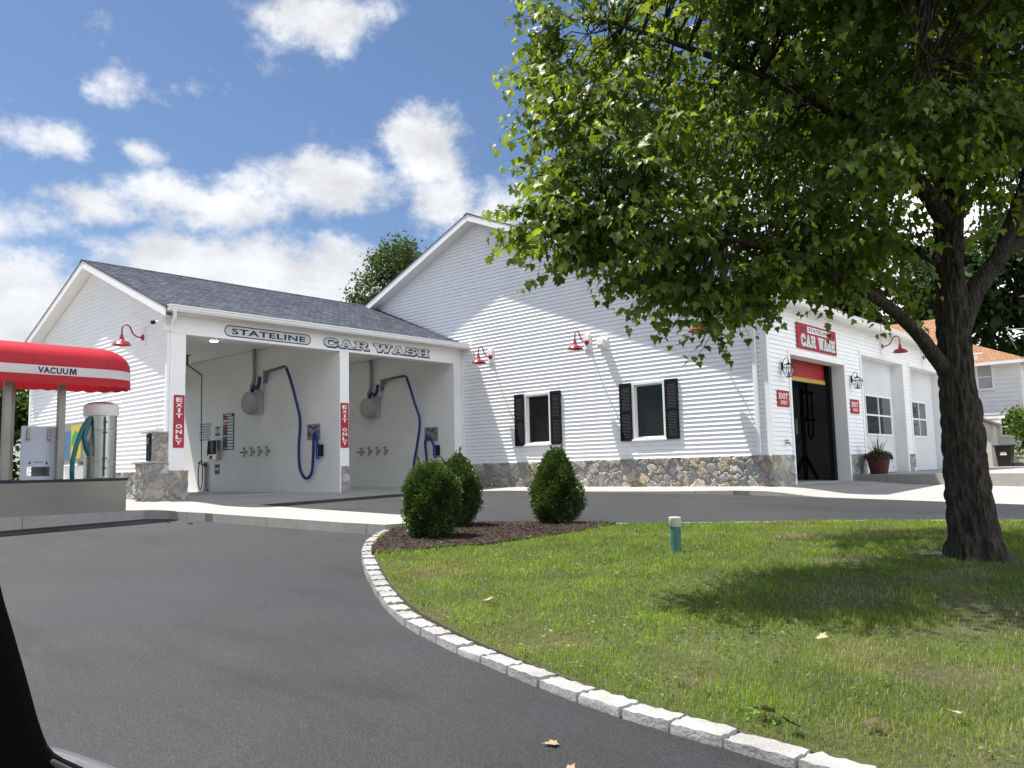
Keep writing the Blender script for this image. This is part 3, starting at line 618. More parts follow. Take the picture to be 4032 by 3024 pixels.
# exit door of the wash tunnel, raised
m = MB()
for k in range(9): m.box(XR-.47, XR-.44-(.006 if k % 2 else 0), 17.992, 21.248, 2.56+k*.045, 2.56+k*.045+.0445)
rd = obj('roll_door', m, pmat('red_door_slats', (.36, .02, .028), .5, var=(4, .1)), gar)
m = MB(); m.box(XR-.49, XR-.42, 18.0, 21.22, 2.455, 2.555); obj('bottom_bar', m, YELLOW, rd, bevel=.008)
m = MB(); m.box(XR-.43, XR-.3, 21.1, 21.249, 0.02, 2.93); obj('door_track', m, BLACK, gar); m = MB(); m.box(XR-.43, XR-.3, 17.991, 18.07, .02, 2.93); obj('door_track', m, BLACK, gar)
TUN = pmat('tunnel_wall', (.42, .44, .42), .6, var=(.9, .2))
m = MB(); m.box(-20.2, XR-.37, 17.55, 17.75, 0, 3.7); m.box(-20.2, XR-.37, 24.6, 24.8, 0, 3.7); m.box(-20.4, -20.2, 17.5, 24.8, 0, 3.7); m.box(-20.4, XR-.37, 17.5, 24.8, 3.7, 3.8); obj('tunnel_wall', m, TUN, gar)
m = MB(); m.box(-20.2, XR-.31, 17.752, 24.598, -.2, .012); m.box(XR-.309, XR, 17.995, 21.245, -.2, .0125); obj('tunnel_floor', m, CONC2, gar)
# two garage doors with four lights each
for i, (a, b, z, h) in enumerate(DOORS[1:]):
    m = MB(); m.box(XR-.36, XR-.3, a+.001, b-.001, z+.002, h); gd = obj('garage_door', m, pmat('door_paint', (.66, .67, .69), .4, var=(1.2, .05)), gar)
    y1 = b-.28 if i == 0 else b-.92; y0 = y1-2.13 if i == 0 else y1-1.5; z0, z1 = 1.20, 2.34; c = .045; ym = (y0+y1)/2; zm = (z0+z1)/2
    m = MB(); x0, x1 = XR-.299, XR-.275
    m.box(x0, x1, y0, y0+c, z0, z1); m.box(x0, x1, y1-c, y1, z0, z1); m.box(x0, x1, y0+c, y1-c, z0, z0+c); m.box(x0, x1, y0+c, y1-c, z1-c, z1); m.box(x0, x1-.002, ym-c/2, ym+c/2, z0+c, z1-c); m.box(x0, x1-.003, y0+c, y1-c, zm-c/2, zm+c/2)
    wf = obj('window', m, TRIM, gd, bevel=.003)
    for q in range(4):
        ya, yb = ((y0+c, ym-c/2), (ym+c/2, y1-c))[q % 2]; za, zb = ((z0+c, zm-c/2), (zm+c/2, z1-c))[q//2]
        m = MB(); m.box(x0, x0+.006, ya, yb, za, zb); obj('pane', m, pmat('door_glass', (.05, .055, .06), .04, spec=.9), wf)
m = MB(); m.box(XR-.3, XR-.28, 25.5, 25.53, .28, .31); obj('door_knob', m, BLACK, gar)
# ------------------------------------------------------------------ lamps, lanterns, signs on the walls
def gooseneck(label, loc, rz):
    """built facing -Y at the origin on the wall plane"""
    t = thing('gooseneck_lamp', label, 'wall lamp', loc, 'red gooseneck barn lamps on the white siding', rz)
    m = MB(); m.box(-.10, .10, -.040, -.005, -.21, .21); m.box(-.075, .075, -.05, -.040, -.18, .18); obj('mounting_block', m, TRIM, t, False, bevel=.006)
    m = MB(); m.lathe([(0, -.085), (.045, -.08), (.07, -.06), (.075, -.051)], (0, 0, 0), 18, axis='y'); obj('rosette', m, RED, t, False, smooth=True)
    P = [(0, -.06, 0), (0, -.14, .0), (0, -.22, .02), (0, -.28, .07), (0, -.315, .14), (0, -.345, .20), (0, -.385, .235), (0, -.43, .245), (0, -.475, .235), (0, -.51, .195), (0, -.525, .13), (0, -.525, -.02)]
    m = MB(); m.tube(P, .0165, 10); obj('arm', m, RED, t, False, smooth=True)
    m = MB(); m.lathe([(.0, .02), (.03, .02), (.034, -.02), (.045, -.05), (.05, -.10), (.07, -.12), (.13, -.14), (.17, -.165), (.185, -.20), (.21, -.215), (.205, -.222), (.18, -.207), (.165, -.172), (.12, -.148), (.05, -.128), (.0, -.125)], (0, -.525, 0), 28); obj('shade', m, RED, t, False, smooth=True)
    m = MB(); m.lathe([(0, -.20), (.03, -.19), (.04, -.16), (.03, -.13)], (0, -.525, 0), 12); obj('bulb', m, pmat('milk_glass', (.8, .8, .76), .3), t, False, smooth=True)
    return t
# small rotation spread comes from hand fitting
gooseneck('red barn lamp on the left bay wall, above the vacuum canopy end', (-18.52, YL, 3.63), .06)
gooseneck('red barn lamp on the gable wall right beside the bay roof corner', (-16.0, YW, 3.67), 0)
gooseneck('red barn lamp on the gable wall between the two shuttered windows', (-12.58, YW, 3.67), -.03)
gooseneck('red barn lamp on the gable wall half hidden behind low maple leaves', (-9.15, YW, 3.67), 0)
gooseneck('red barn lamp above the garage door with the potted plant', (XR, 24.2, 3.70), math.pi/2)
gooseneck('red barn lamp on the garage front right beside the maple trunk', (XR, 28.01, 3.70), math.pi/2)
fl = thing('flood_light', 'small white wall box light right of a red lamp on the gable wall', 'wall light', (-12.07, YW, 3.56))
m = MB(); m.box(-12.18, -11.94, YW-.042, YW-.005, 3.40, 3.72); obj('mounting_plate', m, TRIM, fl, bevel=.006)
m = MB(); m.prism([(0, 0), (.10, -.02), (.16, .07), (.15, .2), (0, .2)], (-12.16, YW-.043, 3.47), -Y_, Z_, X_, .18); obj('housing', m, SIGNWHITE, fl, bevel=.01)
def lantern(label, loc):
    t = thing('wall_lantern', label, 'lantern', loc, 'black glass lanterns beside the tunnel exit', 0)
    gm = pmat('lantern_glass', (.62, .64, .62), .12, spec=.6)
    m = MB(); m.box(.0, .028, -.09, .09, -.22, .16); obj('mounting_block', m, TRIM, t, False, bevel=.006)
    m = MB(); m.box(.03, .055, -.05, .05, -.11, .11); m.tube([(.05, 0, .06), (.09, 0, .16), (.14, 0, .235), (.2, 0, .235), (.235, 0, .18), (.235, 0, .12)], .010, 8); m.tube([(.05, 0, -.02), (.12, 0, .02)], .008, 6); obj('bracket', m, BLACK, t, False)
    cx = .235; top, rim, bot = (.07, .04), (.135, -.06), (.07, -.33)
    m = MB()
    def cor(r, z): return [(cx+r*a, r*b, z) for a, b in ((1, 1), (-1, 1), (-1, -1), (1, -1))]
    T, Rm, B = cor(top[0], top[1]), cor(*rim), cor(*bot)
    for k in range(4):
        m.tube([T[k], Rm[k]], .008, 6); m.tube([Rm[k], B[k]], .008, 6); m.tube([Rm[k], Rm[(k+1) % 4]], .009, 6); m.tube([B[k], B[(k+1) % 4]], .008, 6); m.tube([T[k], T[(k+1) % 4]], .008, 6)
    m.lathe([(0, .13), (.02, .12), (.015, .09), (.05, .07), (.085, .04)], (cx, 0, 0), 12); obj('cage', m, BLACK, t, False)
    m = MB(); i = .96
    def c2(r, z): return [(cx+r*i*a, r*i*b, z) for a, b in ((1, 1), (-1, 1), (-1, -1), (1, -1))]
    T, Rm, B = c2(*top), c2(*rim), c2(*bot); m.add(T+Rm+B, [(k+4, (k+1) % 4+4, (k+1) % 4, k) for k in range(4)]+[(k+8, (k+1) % 4+8, (k+1) % 4+4, k+4) for k in range(4)]); obj('glass', m, CLEAR, t, False)
    m = MB(); m.lathe([(0, -.33), (.028, -.32), (.028, -.2), (.012, -.18), (.012, -.12), (0, -.10)], (cx, 0, 0), 10); obj('candle_sleeve', m, DARKMET, t, False, smooth=True); t.scale = (.76, .76, .76)
    return t
def clear_mat():
    ma = bpy.data.materials.new('clear_glass'); ma.use_nodes = True; nt = ma.node_tree; N = nt.nodes; L = nt.links
    tr = N.new('ShaderNodeBsdfTransparent'); gl = N.new('ShaderNodeBsdfGlossy'); gl.inputs['Roughness'].default_value = .05; fr = N.new('ShaderNodeFresnel'); fr.inputs[0].default_value = 1.18
    mx = N.new('ShaderNodeMixShader'); mx.inputs[0].default_value = .10; L.new(tr.outputs[0], mx.inputs[1]); L.new(gl.outputs[0], mx.inputs[2]); L.new(mx.outputs[0], N['Material Output'].inputs['Surface'])
    n = N.new('ShaderNodeTexNoise'); n.inputs['Scale'].default_value = 3; mr = N.new('ShaderNodeMapRange'); mr.inputs['To Min'].default_value = .85; mr.inputs['To Max'].default_value = 1
    L.new(n.outputs['Fac'], mr.inputs['Value']); cc = N.new('ShaderNodeCombineColor'); [L.new(mr.outputs[0], cc.inputs[k]) for k in range(3)]; L.new(cc.outputs[0], tr.inputs[0]); return ma
CLEAR = clear_mat()
lantern('black glass lantern left of the tunnel exit, above an EXIT sign', (XR+.015, 17.5, 2.62))
lantern('black glass lantern between the tunnel exit and the first garage door', (XR+.015, 21.66, 2.60))
# upright EXIT ONLY boards on the bay columns
def exit_board(label, y0, y1, z0, z1):
    t = thing('exit_sign', label, 'sign', (XC, y0, z0), 'upright red exit signs on the bay columns')
    m = MB(); m.prism(rrect(y1-y0, z1-z0, .018), (XC+.003, y0, z0), Y_, Z_, X_, .008); obj('board', m, SIGNRED, t)
    W, H = y1-y0, z1-z0; ch = 'EXIT ONLY'; pitch = (H-.1)/9.0; lw = W*.58
    for i, c in enumerate(ch):
        if c == ' ': continue
        ww = lw*.36 if c == 'I' else lw
        lettering('lettering', c, (XC+.0112, y0+(W-ww)/2, z1-.05-(i+1)*pitch+.018), Y_, Z_, X_, ww, pitch*.78, SIGNWHITE, t, bold=.035, depth=.0)
exit_board('tall red EXIT ONLY sign on the left corner column', 8.185, 8.425, 1.105, 2.24)
exit_board('tall red EXIT ONLY sign on the middle post between the bays', 12.515, 12.757, 1.12, 2.255)
def exit_plate(label, y0, z0, tilt):
    t = thing('exit_sign', label, 'sign', (XR, y0, z0), 'small red exit signs beside the tunnel exit'); w_, h_ = .60, .36
    m = MB(); m.prism(rrect(w_, h_, .03), (XR+.027, y0, z0), Y_, Z_, X_, .008); obj('board', m, SIGNRED, t)
    lettering('lettering', 'EXIT', (XR+.0352, y0+.07, z0+.175), Y_, Z_, X_, .46, .125, SIGNWHITE, t, .03, 0)
    lettering('lettering', 'ONLY', (XR+.0352, y0+.16, z0+.055), Y_, Z_, X_, .33, .085, SIGNWHITE, t, .03, 0)
exit_plate('small red EXIT ONLY plate left of the dark tunnel exit', 17.21, 1.72, 0)
exit_plate('small red EXIT ONLY plate right of the dark tunnel exit', 21.53, 1.715, 0)
# header lettering
t = thing('stateline_sign', 'oval outlined STATELINE sign painted on the header over the left bay', 'sign', (XC, 9.33, 3.64))
m = MB(); m.prism(pill(2.30, .262), (XC+.002, 9.33, 3.635), Y_, Z_, X_, .003); obj('border', m, NAVY, t)
m = MB(); m.prism(pill(2.252, .214), (XC+.002, 9.354, 3.659), Y_, Z_, X_, .0045); obj('field', m, pmat('sign_grey', (.58, .60, .60), .45, var=(6, .06)), t)
lettering('lettering', 'STATELINE', (XC+.0072, 9.51, 3.695), Y_, Z_, X_, 1.96, .138, NAVY, t, .03, 0)
t = thing('car_wash_lettering', 'silver slab CAR WASH letters with dark outline on the bay header', 'sign', (XC, 12.0, 3.65))
for word, y0, wd, ws in (('CAR', 12.02, 1.36, [1, 1.05, 1.05]), ('WASH', 13.58, 1.93, [1.5, 1.05, 1, 1.08])):
    slab_word(word, ws, (XC, y0, 3.672), Y_, Z_, X_, wd, .2, NAVY, t, 'letter_shadow', grow=.022, dx=.018, dy=-.016, depth=.002, thick=.0015)
    slab_word(word, ws, (XC, y0, 3.672), Y_, Z_, X_, wd, .2, NAVY, t, 'letter_outline', grow=.016, depth=.006, thick=.0015)
    slab_word(word, ws, (XC, y0, 3.672), Y_, Z_, X_, wd, .2, SILVER, t, 'lettering', depth=.010, thick=.002)
# the red board over the tunnel exit
t = thing('car_wash_sign', 'red STATELINE CAR WASH board above the tunnel exit', 'sign', (XR, 18.41, 3.13))
m = MB(); m.box(XR+.027, XR+.045, 18.41, 20.77, 3.125, 3.735); obj('board', m, SIGNRED, t, bevel=.006)
m = MB(); m.prism(rrect(1.36, .15, .03), (XR+.0455, 19.0, 3.535), Y_, Z_, X_, .004); obj('name_plate', m, SIGNWHITE, t)
lettering('lettering', 'STATELINE', (XR+.0500, 19.07, 3.565), Y_, Z_, X_, 1.22, .09, NAVY, t, .03, 0)
m = MB()
for k in range(4):
    for a in (18.62, 20.42): m.box(XR+.0455, XR+.047, a, a+.28-.05*k, 3.61-.03*k, 3.622-.03*k)
obj('ornament', m, DARKMET, t)
for word, y0, wd, ws in (('CAR', 18.62, .82, [1, 1.05, 1.05]), ('WASH', 19.62, 1.02, [1.5, 1.05, 1, 1.08])):
    slab_word(word, ws, (XR+.045, y0, 3.20), Y_, Z_, X_, wd, .27, DARKMET, t, 'letter_shadow', grow=.008, dx=.03, dy=-.03, depth=.001, thick=.001)
    slab_word(word, ws, (XR+.045, y0, 3.20), Y_, Z_, X_, wd, .27, SIGNWHITE, t, 'letter_outline', grow=.012, depth=.004, thick=.001)
    slab_word(word, ws, (XR+.045, y0, 3.20), Y_, Z_, X_, wd, .27, SILVER, t, 'lettering', depth=.007, thick=.002)
# camera and spigot
t = thing('security_camera', 'small white bullet camera with a dark lens under the bay eave corner', 'camera', (-17.25, 8.0, 3.75))
m = MB(); m.box(-17.27, -17.17, 7.94, 8.09, 3.62, 3.92); obj('bracket', m, TRIM, t, bevel=.01)
m = MB(); m.tube([(-17.25, 7.96, 3.78), (-17.34, 7.82, 3.80)], .038, 12); obj('body', m, SIGNWHITE, t, smooth=True)
m = MB(); m.tube([(-17.34, 7.82, 3.80), (-17.39, 7.745, 3.79)], .045, 12); obj('lens', m, BLACK, t, smooth=True)
t = thing('spigot', 'brass garden tap low on the siding left of the tunnel exit', 'tap', (XR, 17.53, .92))
m = MB(); m.tube([(XR+.01, 17.53, .92), (XR+.10, 17.53, .92), (XR+.13, 17.53, .87)], .018, 8); m.tube([(XR+.06, 17.53, .92), (XR+.06, 17.53, .98)], .01, 6); obj('body', m, GREYMET, t, smooth=True)
m = MB(); m.lathe([(.0, .0), (.045, .0), (.045, .012), (0, .012)], (XR+.06, 17.53, .98), 10); m.lathe([(.0, .0), (.03, .0), (.03, .02), (0, .02)], (XR+.10, 17.53, .905), 10); obj('handle', m, DARKMET, t)

# ------------------------------------------------------------------ equipment in the wash bays
def dryer(label, dx, y):
    t = thing('bay_dryer', label, 'dryer', (-21.12+dx, y, 2.5), 'round dryer units on the bay walls'); c = Vector((-21.12+dx, y, 2.52)); gm = pmat('dryer_grey', (.42, .42, .40), .5, var=(3, .06))
    m = MB(); m.box(c.x-.30, c.x+.36, y-.16, y-.001, c.z-.32, c.z+.32); obj('case', m, gm, t, bevel=.02)
    m = MB(); m.lathe([(0, -.40), (.2, -.385), (.29, -.34), (.31, -.30), (.31, -.155)], (c.x, y, c.z), 28, axis='y'); obj('drum', m, gm, t, smooth=True)
    m = MB(); m.tube([(c.x+.02, y-.12, 4.055), (c.x+.04, y-.12, 3.3), (c.x+.03, y-.13, 3.12), (c.x-.07, y-.14, 3.0), (c.x-.06, y-.15, 2.8)], .055, 10); obj('pipe', m, GREYMET, t, smooth=True)
    m = MB(); m.tube([(c.x-.02, y-.15, 2.86), (c.x+.05, y-.17, 2.96), (c.x+.16, y-.2, 2.98), (c.x+.3, y-.22, 2.90), (c.x+.40, y-.22, 2.93), (c.x+.46, y-.22, 3.05), (c.x+.50, y-.22, 3.22)], .05, 10); obj('hose', m, BLUEHOSE, t, smooth=True)
def vac_hose(label, dx, y, pts):
    t = thing('hose_boom', label, 'hose', (-20.6+dx, y, 3.2), 'blue hoses hanging from wall booms'); x = -20.62+dx
    m = MB(); m.box(x-.03, x+.03, y-.06, y-.001, 3.05, 3.36); m.tube([(x, y-.1, 3.0), (x, y-.1, 3.4)], .025, 8); m.prism([(0, 0), (.28, .18), (.28, .20), (0, .20)], (x, y-.105, 3.12), X_, Z_, -Y_, .012); obj('bracket', m, GREYMET, t)
    m = MB(); m.tube([(x, y-.1, 3.33), (x+.3, y-.14, 3.37), (x+1.35, y-.3, 3.38), (x+1.52, y-.33, 3.33)], .022, 8); m.tube([(x, y-.1, 3.22), (x+.35, y-.14, 3.32), (x+1.4, y-.31, 3.34)], .016, 8); obj('arm', m, DARKMET, t, smooth=True)
    P = [Vector(q) for q in pts]; S = []
    for i in range(len(P)-1):
        p0, p1, p2, p3 = P[max(i-1, 0)], P[i], P[i+1], P[min(i+2, len(P)-1)]
        for k in range(8):
            u = k/8; S.append(.5*((2*p1)+(p2-p0)*u+(2*p0-5*p1+4*p2-p3)*u*u+(3*p1-p0-3*p2+p3)*u**3))
    S.append(P[-1]); m = MB(); m.tube(S, [.038+.0035*(i % 2) for i in range(len(S))], 10); obj('hose', m, BLUEHOSE, t, smooth=True)
    h = P[-1]; m = MB(); m.tube([h+Vector((0, 0, .12)), h+Vector((.02, 0, -.3))], [.03, .045], 10); obj('nozzle', m, pmat('blue_nozzle', (.02, .06, .33), .4, var=(5, .1)), t, smooth=True)
    m = MB(); m.box(h.x-.07, h.x+.1, y-.14, y-.001, h.z-.22, h.z+.08); obj('holder', m, BLACK, t, bevel=.01)
def wh(x, z, y, o=.12): return (x, y-o, z)
dryer('round grey dryer with blue hose in the left bay', 0, 12.495); dryer('round grey dryer with blue hose in the right bay', .20, 16.5)
vac_hose('blue hose hanging in a deep loop from its boom in the left bay', 0, 12.495, [wh(-19.12, 3.3, 12.495, .33), wh(-18.98, 3.0, 12.495, .3), wh(-18.86, 2.5, 12.495, .22), wh(-18.79, 1.9, 12.495), wh(-18.84, 1.2, 12.495), wh(-18.80, .68, 12.495), wh(-18.62, .42, 12.495), wh(-18.42, .38, 12.495), wh(-18.24, .55, 12.495), wh(-18.14, 1.0, 12.495, .15), wh(-18.12, 1.42, 12.495, .15), wh(-18.06, 1.54, 12.495, .15), wh(-18.0, 1.46, 12.495, .15), wh(-17.99, 1.15, 12.495, .13)])
vac_hose('blue hose hanging from its boom behind the shrub in the right bay', .2, 16.5, [wh(-18.92, 3.3, 16.5, .33), wh(-18.8, 3.0, 16.5, .3), wh(-18.7, 2.5, 16.5, .2), wh(-18.58, 1.98, 16.5), wh(-18.7, 1.3, 16.5), wh(-18.86, .7, 16.5), wh(-18.84, .3, 16.5), wh(-18.6, .12, 16.5), wh(-18.36, .3, 16.5), wh(-18.29, .75, 16.5), wh(-18.34, 1.25, 16.5), wh(-18.26, 1.42, 16.5, .15), wh(-18.05, 1.40, 16.5, .15), wh(-17.93, 1.15, 16.5, .13)])
def board(name, label, cat, x0, x1, z0, z1, y, cells, base, group=None, depth=.012):
    t = thing(name, label, cat, ((x0+x1)/2, y, z0), group)
    m = MB(); m.box(x0, x1, y-depth, y-.001, z0, z1); obj('panel', m, base, t)
    by = {}
    for (u0, u1, v0, v1, mt, nm) in cells: by.setdefault((mt.name, nm), (mt, []))[1].append((u0, u1, v0, v1))
    for i, ((_, nm), (mt, L)) in enumerate(by.items()):
        m = MB()
        for (u0, u1, v0, v1) in L: m.box(x0+(x1-x0)*u0, x0+(x1-x0)*u1, y-depth-.002-.0015*i, y-depth+.001, z0+(z1-z0)*v0, z0+(z1-z0)*v1)
        obj(nm, m, mt, t)
    return t
PRED = pmat('print_red', (.45, .05, .05), .5, var=(9, .1)); PYEL = pmat('print_yellow', (.55, .50, .12), .5, var=(9, .1)); PBLU = pmat('print_blue', (.04, .09, .25), .5, var=(9, .1)); PPUR = pmat('print_purple', (.10, .07, .20), .5, var=(9, .1)); PGRY = pmat('print_grey', (.28, .28, .28), .5, var=(9, .1)); PDRK = pmat('print_dark', (.03, .03, .035), .5, var=(9, .1)); PSKY = pmat('print_sky', (.07, .16, .27), .5, var=(9, .2)); PGRN = pmat('print_green', (.06, .30, .08), .5, var=(9, .1))
def menu(label, dx, y):
    rows = [PRED, SIGNWHITE, PYEL, PRED, PRED, PBLU, PYEL, PBLU, PBLU, PBLU, PGRY]; cells = [(.2, .8, .94, .975, SIGNWHITE, 'title_strip')]; n = len(rows)
    for k, mt in enumerate(rows):
        v1 = .91-k*.91/n; v0 = v1-.91/n*.70; cells += [(.04, .40, v0, v1, mt, 'label_strip'), (.44, .95, v0, v1, SIGNWHITE, 'text_strip')]
    return board('menu_board', label, 'sign', -23.02+dx, -22.385+dx, 1.24, 2.32, y, cells, PDRK, 'wash menu boards on the bay walls')
menu('tall striped menu board above the payment box in the left bay', 0, 12.495); menu('tall striped menu board mostly behind the middle post in the right bay', .2, 16.5)
cells = []
for k, (a, b) in enumerate(((.05, .98), (.02, .98), (.1, .9), (.03, .97), (.02, .95), (.12, .85), (.0, 1.0))):
    x = a
    while x < b-.05:
        wl = random.uniform(.07, .2); cells.append((x, min(x+wl, b), .90-.14*k-.055, .90-.14*k+.04, PGRY, 'text_line')); x += wl+.03
board('notice_sign', 'pale notice of seven grey text lines on the left bay wall', 'sign', -24.475, -23.73, 1.57, 2.13, 12.495, cells, PLASTER, depth=.004)
board('notice_sign', 'small white notice with dark header between text notice and menu', 'sign', -23.495, -23.19, 1.678, 1.97, 12.495, [(.05, .95, .78, .95, PPUR, 'header_strip'), (.05, .95, .04, .26, PPUR, 'footer_strip'), (.1, .9, .35, .42, PGRY, 'text_line'), (.1, .85, .5, .57, PGRY, 'text_line'), (.1, .8, .64, .7, PGRY, 'text_line')], SIGNWHITE, depth=.006)
board('notice_sign', 'small navy and white sticker left of the payment box', 'sign', -23.98, -23.69, 1.1, 1.39, 12.495, [(.08, .9, .7, .82, SIGNWHITE, 'stripe'), (.15, .7, .45, .6, SIGNWHITE, 'stripe'), (.35, .92, .15, .3, SIGNWHITE, 'stripe')], PPUR, depth=.006)
board('notice_sign', 'small navy sticker low under the payment box', 'sign', -23.49, -23.20, .535, .83, 12.495, [(.05, .95, .5, .62, SIGNWHITE, 'stripe'), (.2, .8, .42, .47, SIGNWHITE, 'stripe')], PPUR, depth=.006)
t = thing('payment_box', 'black and steel payment box on the left bay wall below the notices', 'meter', (-23.37, 12.495, .95))
m = MB(); m.box(-23.63, -23.12, 12.33, 12.494, .96, 1.55); obj('case', m, STEEL, t, bevel=.012)
m = MB(); m.box(-23.62, -23.13, 12.318, 12.331, 1.13, 1.54); obj('face_plate', m, BLACK, t)
m = MB()
for k in range(10): m.box(-23.42+.07*(k % 2), -23.37+.07*(k % 2), 12.312, 12.319, 1.49-.035*k, 1.505-.035*k)
obj('button', m, SIGNWHITE, t); m = MB(); m.box(-23.5, -23.38, 12.316, 12.331, .985, 1.09); obj('coin_tray', m, DARKMET, t)
# taps: one built, seven copied
def tap(label, x, y, lead):
    t = thing('wall_tap', label, 'tap', (x, y, 1.14), 'chrome taps along the bay walls')
    m = MB(); m.lathe([(0, -.015), (.05, -.012), (.055, -.001)], (x, y, 1.14), 14, axis='y'); m.tube([(x, y-.01, 1.14), (x, y-.09, 1.14)], .022, 8); m.tube([(x, y-.07, 1.0), (x, y-.07, 1.29)], .02, 8); obj('body', m, GREYMET, t, smooth=True)
    m = MB(); m.tube([(x-.055, y-.09, 1.25), (x+.055, y-.09, 1.25)], .014, 6); m.tube([(x-.03, y-.09, 1.05), (x+.05, y-.09, 1.06)], .012, 6)
    if lead: m.tube([(x-.26, y-.05, 1.14), (x-.09, y-.05, 1.14)], .02, 8)
    obj('handle', m, DARKMET, t); return t
nth = ['first of four chrome taps from the left, with a black lever', 'second of four chrome taps from the left', 'third of four chrome taps from the left', 'last of four chrome taps, nearest the blue hose']
for dx, y, bayn in ((0, 12.495, 'in the left bay'), (.21, 16.5, 'in the right bay')):
    for k, x in enumerate((-21.68, -21.285, -20.88, -20.49)): tap(nth[k]+' '+bayn, x+dx, y, k == 0)
def poster(label, dx, y):
    r = random.Random(5); c = []
    for mt, n in ((PSKY, 9), (PRED, 6), (PDRK, 7), (PBLU, 5)):
        for _ in range(n):
            u = r.uniform(.03, .8); v = r.uniform(.05, .8); c.append((u, u+r.uniform(.06, .2), v, v+r.uniform(.06, .2), mt, 'print'))
    board('vacuum_poster', label, 'sign', -18.63+dx, -18.045+dx, 1.36, 1.78, y, c, PGRY, 'posters by the blue hoses')
poster('small colourful picture sign by the hose nozzle in the left bay', 0, 12.495); poster('small colourful picture sign by the hose nozzle in the right bay', .14, 16.5)
def wash_boom(label, pts, loop, y, wand):
    t = thing('wash_boom', label, 'hose', pts[0], 'ceiling booms with wash hoses')
    m = MB(); m.tube([(pts[0][0], pts[0][1], 4.058), pts[0]], .03, 8); m.lathe([(0, .0), (.09, .0), (.09, .02), (0, .02)], (pts[0][0], pts[0][1], 4.038), 12); m.tube([pts[0], pts[1]], .022, 8); obj('boom', m, DARKMET, t)
    m = MB(); m.tube(loop, .014, 8); obj('hose', m, BLACK, t, smooth=True)
    if wand:
        m = MB(); m.tube([(-23.93, y-.06, .05), (-23.93, y-.06, .78)], .045, 10); m.box(-23.99, -23.86, y-.1, y-.001, .03, .1); obj('wand_holder', m, GREYMET, t, smooth=True)
        m = MB(); m.tube([(-23.93, y-.07, .74), (-24.0, y-.12, .83), (-24.16, y-.2, .90)], .018, 8); m.box(-23.98, -23.90, y-.1, y-.04, .74, .86); obj('spray_gun', m, DARKMET, t)
ex, ey = -22.45, 11.5
lp = [(ex, ey, 3.37), (ex+.01, ey, 2.2), (ex+.02, ey+.02, .95)]+[(ex-.11+.13*math.cos(a), ey+.06, .52+.40*math.sin(a)) for a in np.linspace(.2, -5.2, 26)]+[(ex-.05, ey+.15, .86), (-23.0, 12.0, .88), (-23.98, 12.37, .84)]
wash_boom('black wash hose hanging from a ceiling boom by the left bay notices', [(-23.34, ey, 3.77), (ex, ey, 3.38)], lp, 12.495, True)
ex, ey = -21.9, 15.5
wash_boom('black wash hose slanting from a boom behind the middle post in the right bay', [(-23.1, ey, 3.8), (ex, ey, 3.42)], [(ex, ey, 3.41), (ex-.05, ey, 2.6), (ex-.28, ey, 1.2), (ex-.4, ey, .5), (ex-.6, ey+.3, .2), (ex-1.2, ey+.9, .5)], 16.5, False)
# rack inside the tunnel
RKX, RKY = -9.3, 22.12
t = thing('tunnel_rack', 'dark upright pipe stand with splayed feet inside the tunnel exit', 'rack', (RKX, RKY, 0))
m = MB(); m.tube([(RKX, RKY, .02), (RKX, RKY, 2.75)], .06, 8); obj('post', m, BLACK, t)
for q in (-1, 1): m = MB(); m.tube([(RKX, RKY, .72), (RKX, RKY+q*.80, .02)], .045, 8); obj('leg', m, BLACK, t)
m = MB(); m.tube([(RKX, RKY-.05, 2.42), (RKX, RKY+.75, 2.42)], .04, 8); m.tube([(RKX, RKY, 1.66), (RKX, RKY+.82, 1.66)], .035, 8); m.tube([(RKX, RKY+.36, 1.2), (RKX, RKY+.36, 2.8)], .035, 8); m.tube([(RKX, RKY+.68, 1.25), (RKX, RKY+.68, 2.42)], .028, 8); m.tube([(RKX, RKY+.36, 1.22), (RKX, RKY+.5, 1.12), (RKX, RKY+.68, 1.25)], .028, 8); obj('crossbar', m, BLACK, t)
m = MB(); m.box(RKX, RKX+.03, RKY-.48, RKY-.43, 1.25, 1.66); obj('tube_light', m, SIGNWHITE, t)
m = MB(); m.box(RKX-.1, RKX+.1, RKY-.42, RKY+.02, 2.5, 2.85); obj('motor', m, PBLU, t, bevel=.03)
m = MB(); m.box(RKX+.1, RKX+.3, RKY+1.5, RKY+1.75, .40, .58); obj('red_box', m, pmat('dull_red', (.12, .01, .012), .5, var=(5, .1)), t, bevel=.02)
# ------------------------------------------------------------------ vacuum island
XV = -15.0; YE = 6.31
t = thing('vacuum_canopy', 'red barrel awning with a white VACUUM band on steel posts and box', 'canopy', (-15.4, 5.0, -.07))
m = MB(); m.box(-15.8, XV, -3.0, YE, -.10, .452); obj('base_box', m, STEELBOX, t, bevel=.006)
m = MB(); m.box(-15.83, XV+.025, -3.0, YE+.025, .453, .492); obj('top_edge', m, pmat('navy_edge', (.015, .018, .04), .5, var=(4, .1)), t, bevel=.006)
for (x, y) in ((-15.16, 4.42), (-15.20, 5.26), (-15.66, 4.62), (-15.16, 2.6), (-15.66, 2.9)):
    m = MB(); m.box(x-.055, x+.055, y-.055, y+.055, .493, 2.42); obj('post', m, pmat('post_steel', (.30, .29, .26), .5, metal=.5, var=(3, .12)), t, bevel=.008)
ax, hw, ye, ys = -15.38, .56, 5.88, -3.0
def shell(s, z, y=None):
    P = [(ax-hw*s, y2, z) for y2 in np.linspace(ys, ye, 90)]
    P += [(ax+hw*s*math.cos(a), ye+hw*s*math.sin(a), z) for a in np.linspace(math.pi, 0, 40)[1:-1]]
    P += [(ax+hw*s, y2, z) for y2 in np.linspace(ye, ys, 90)]
    return P
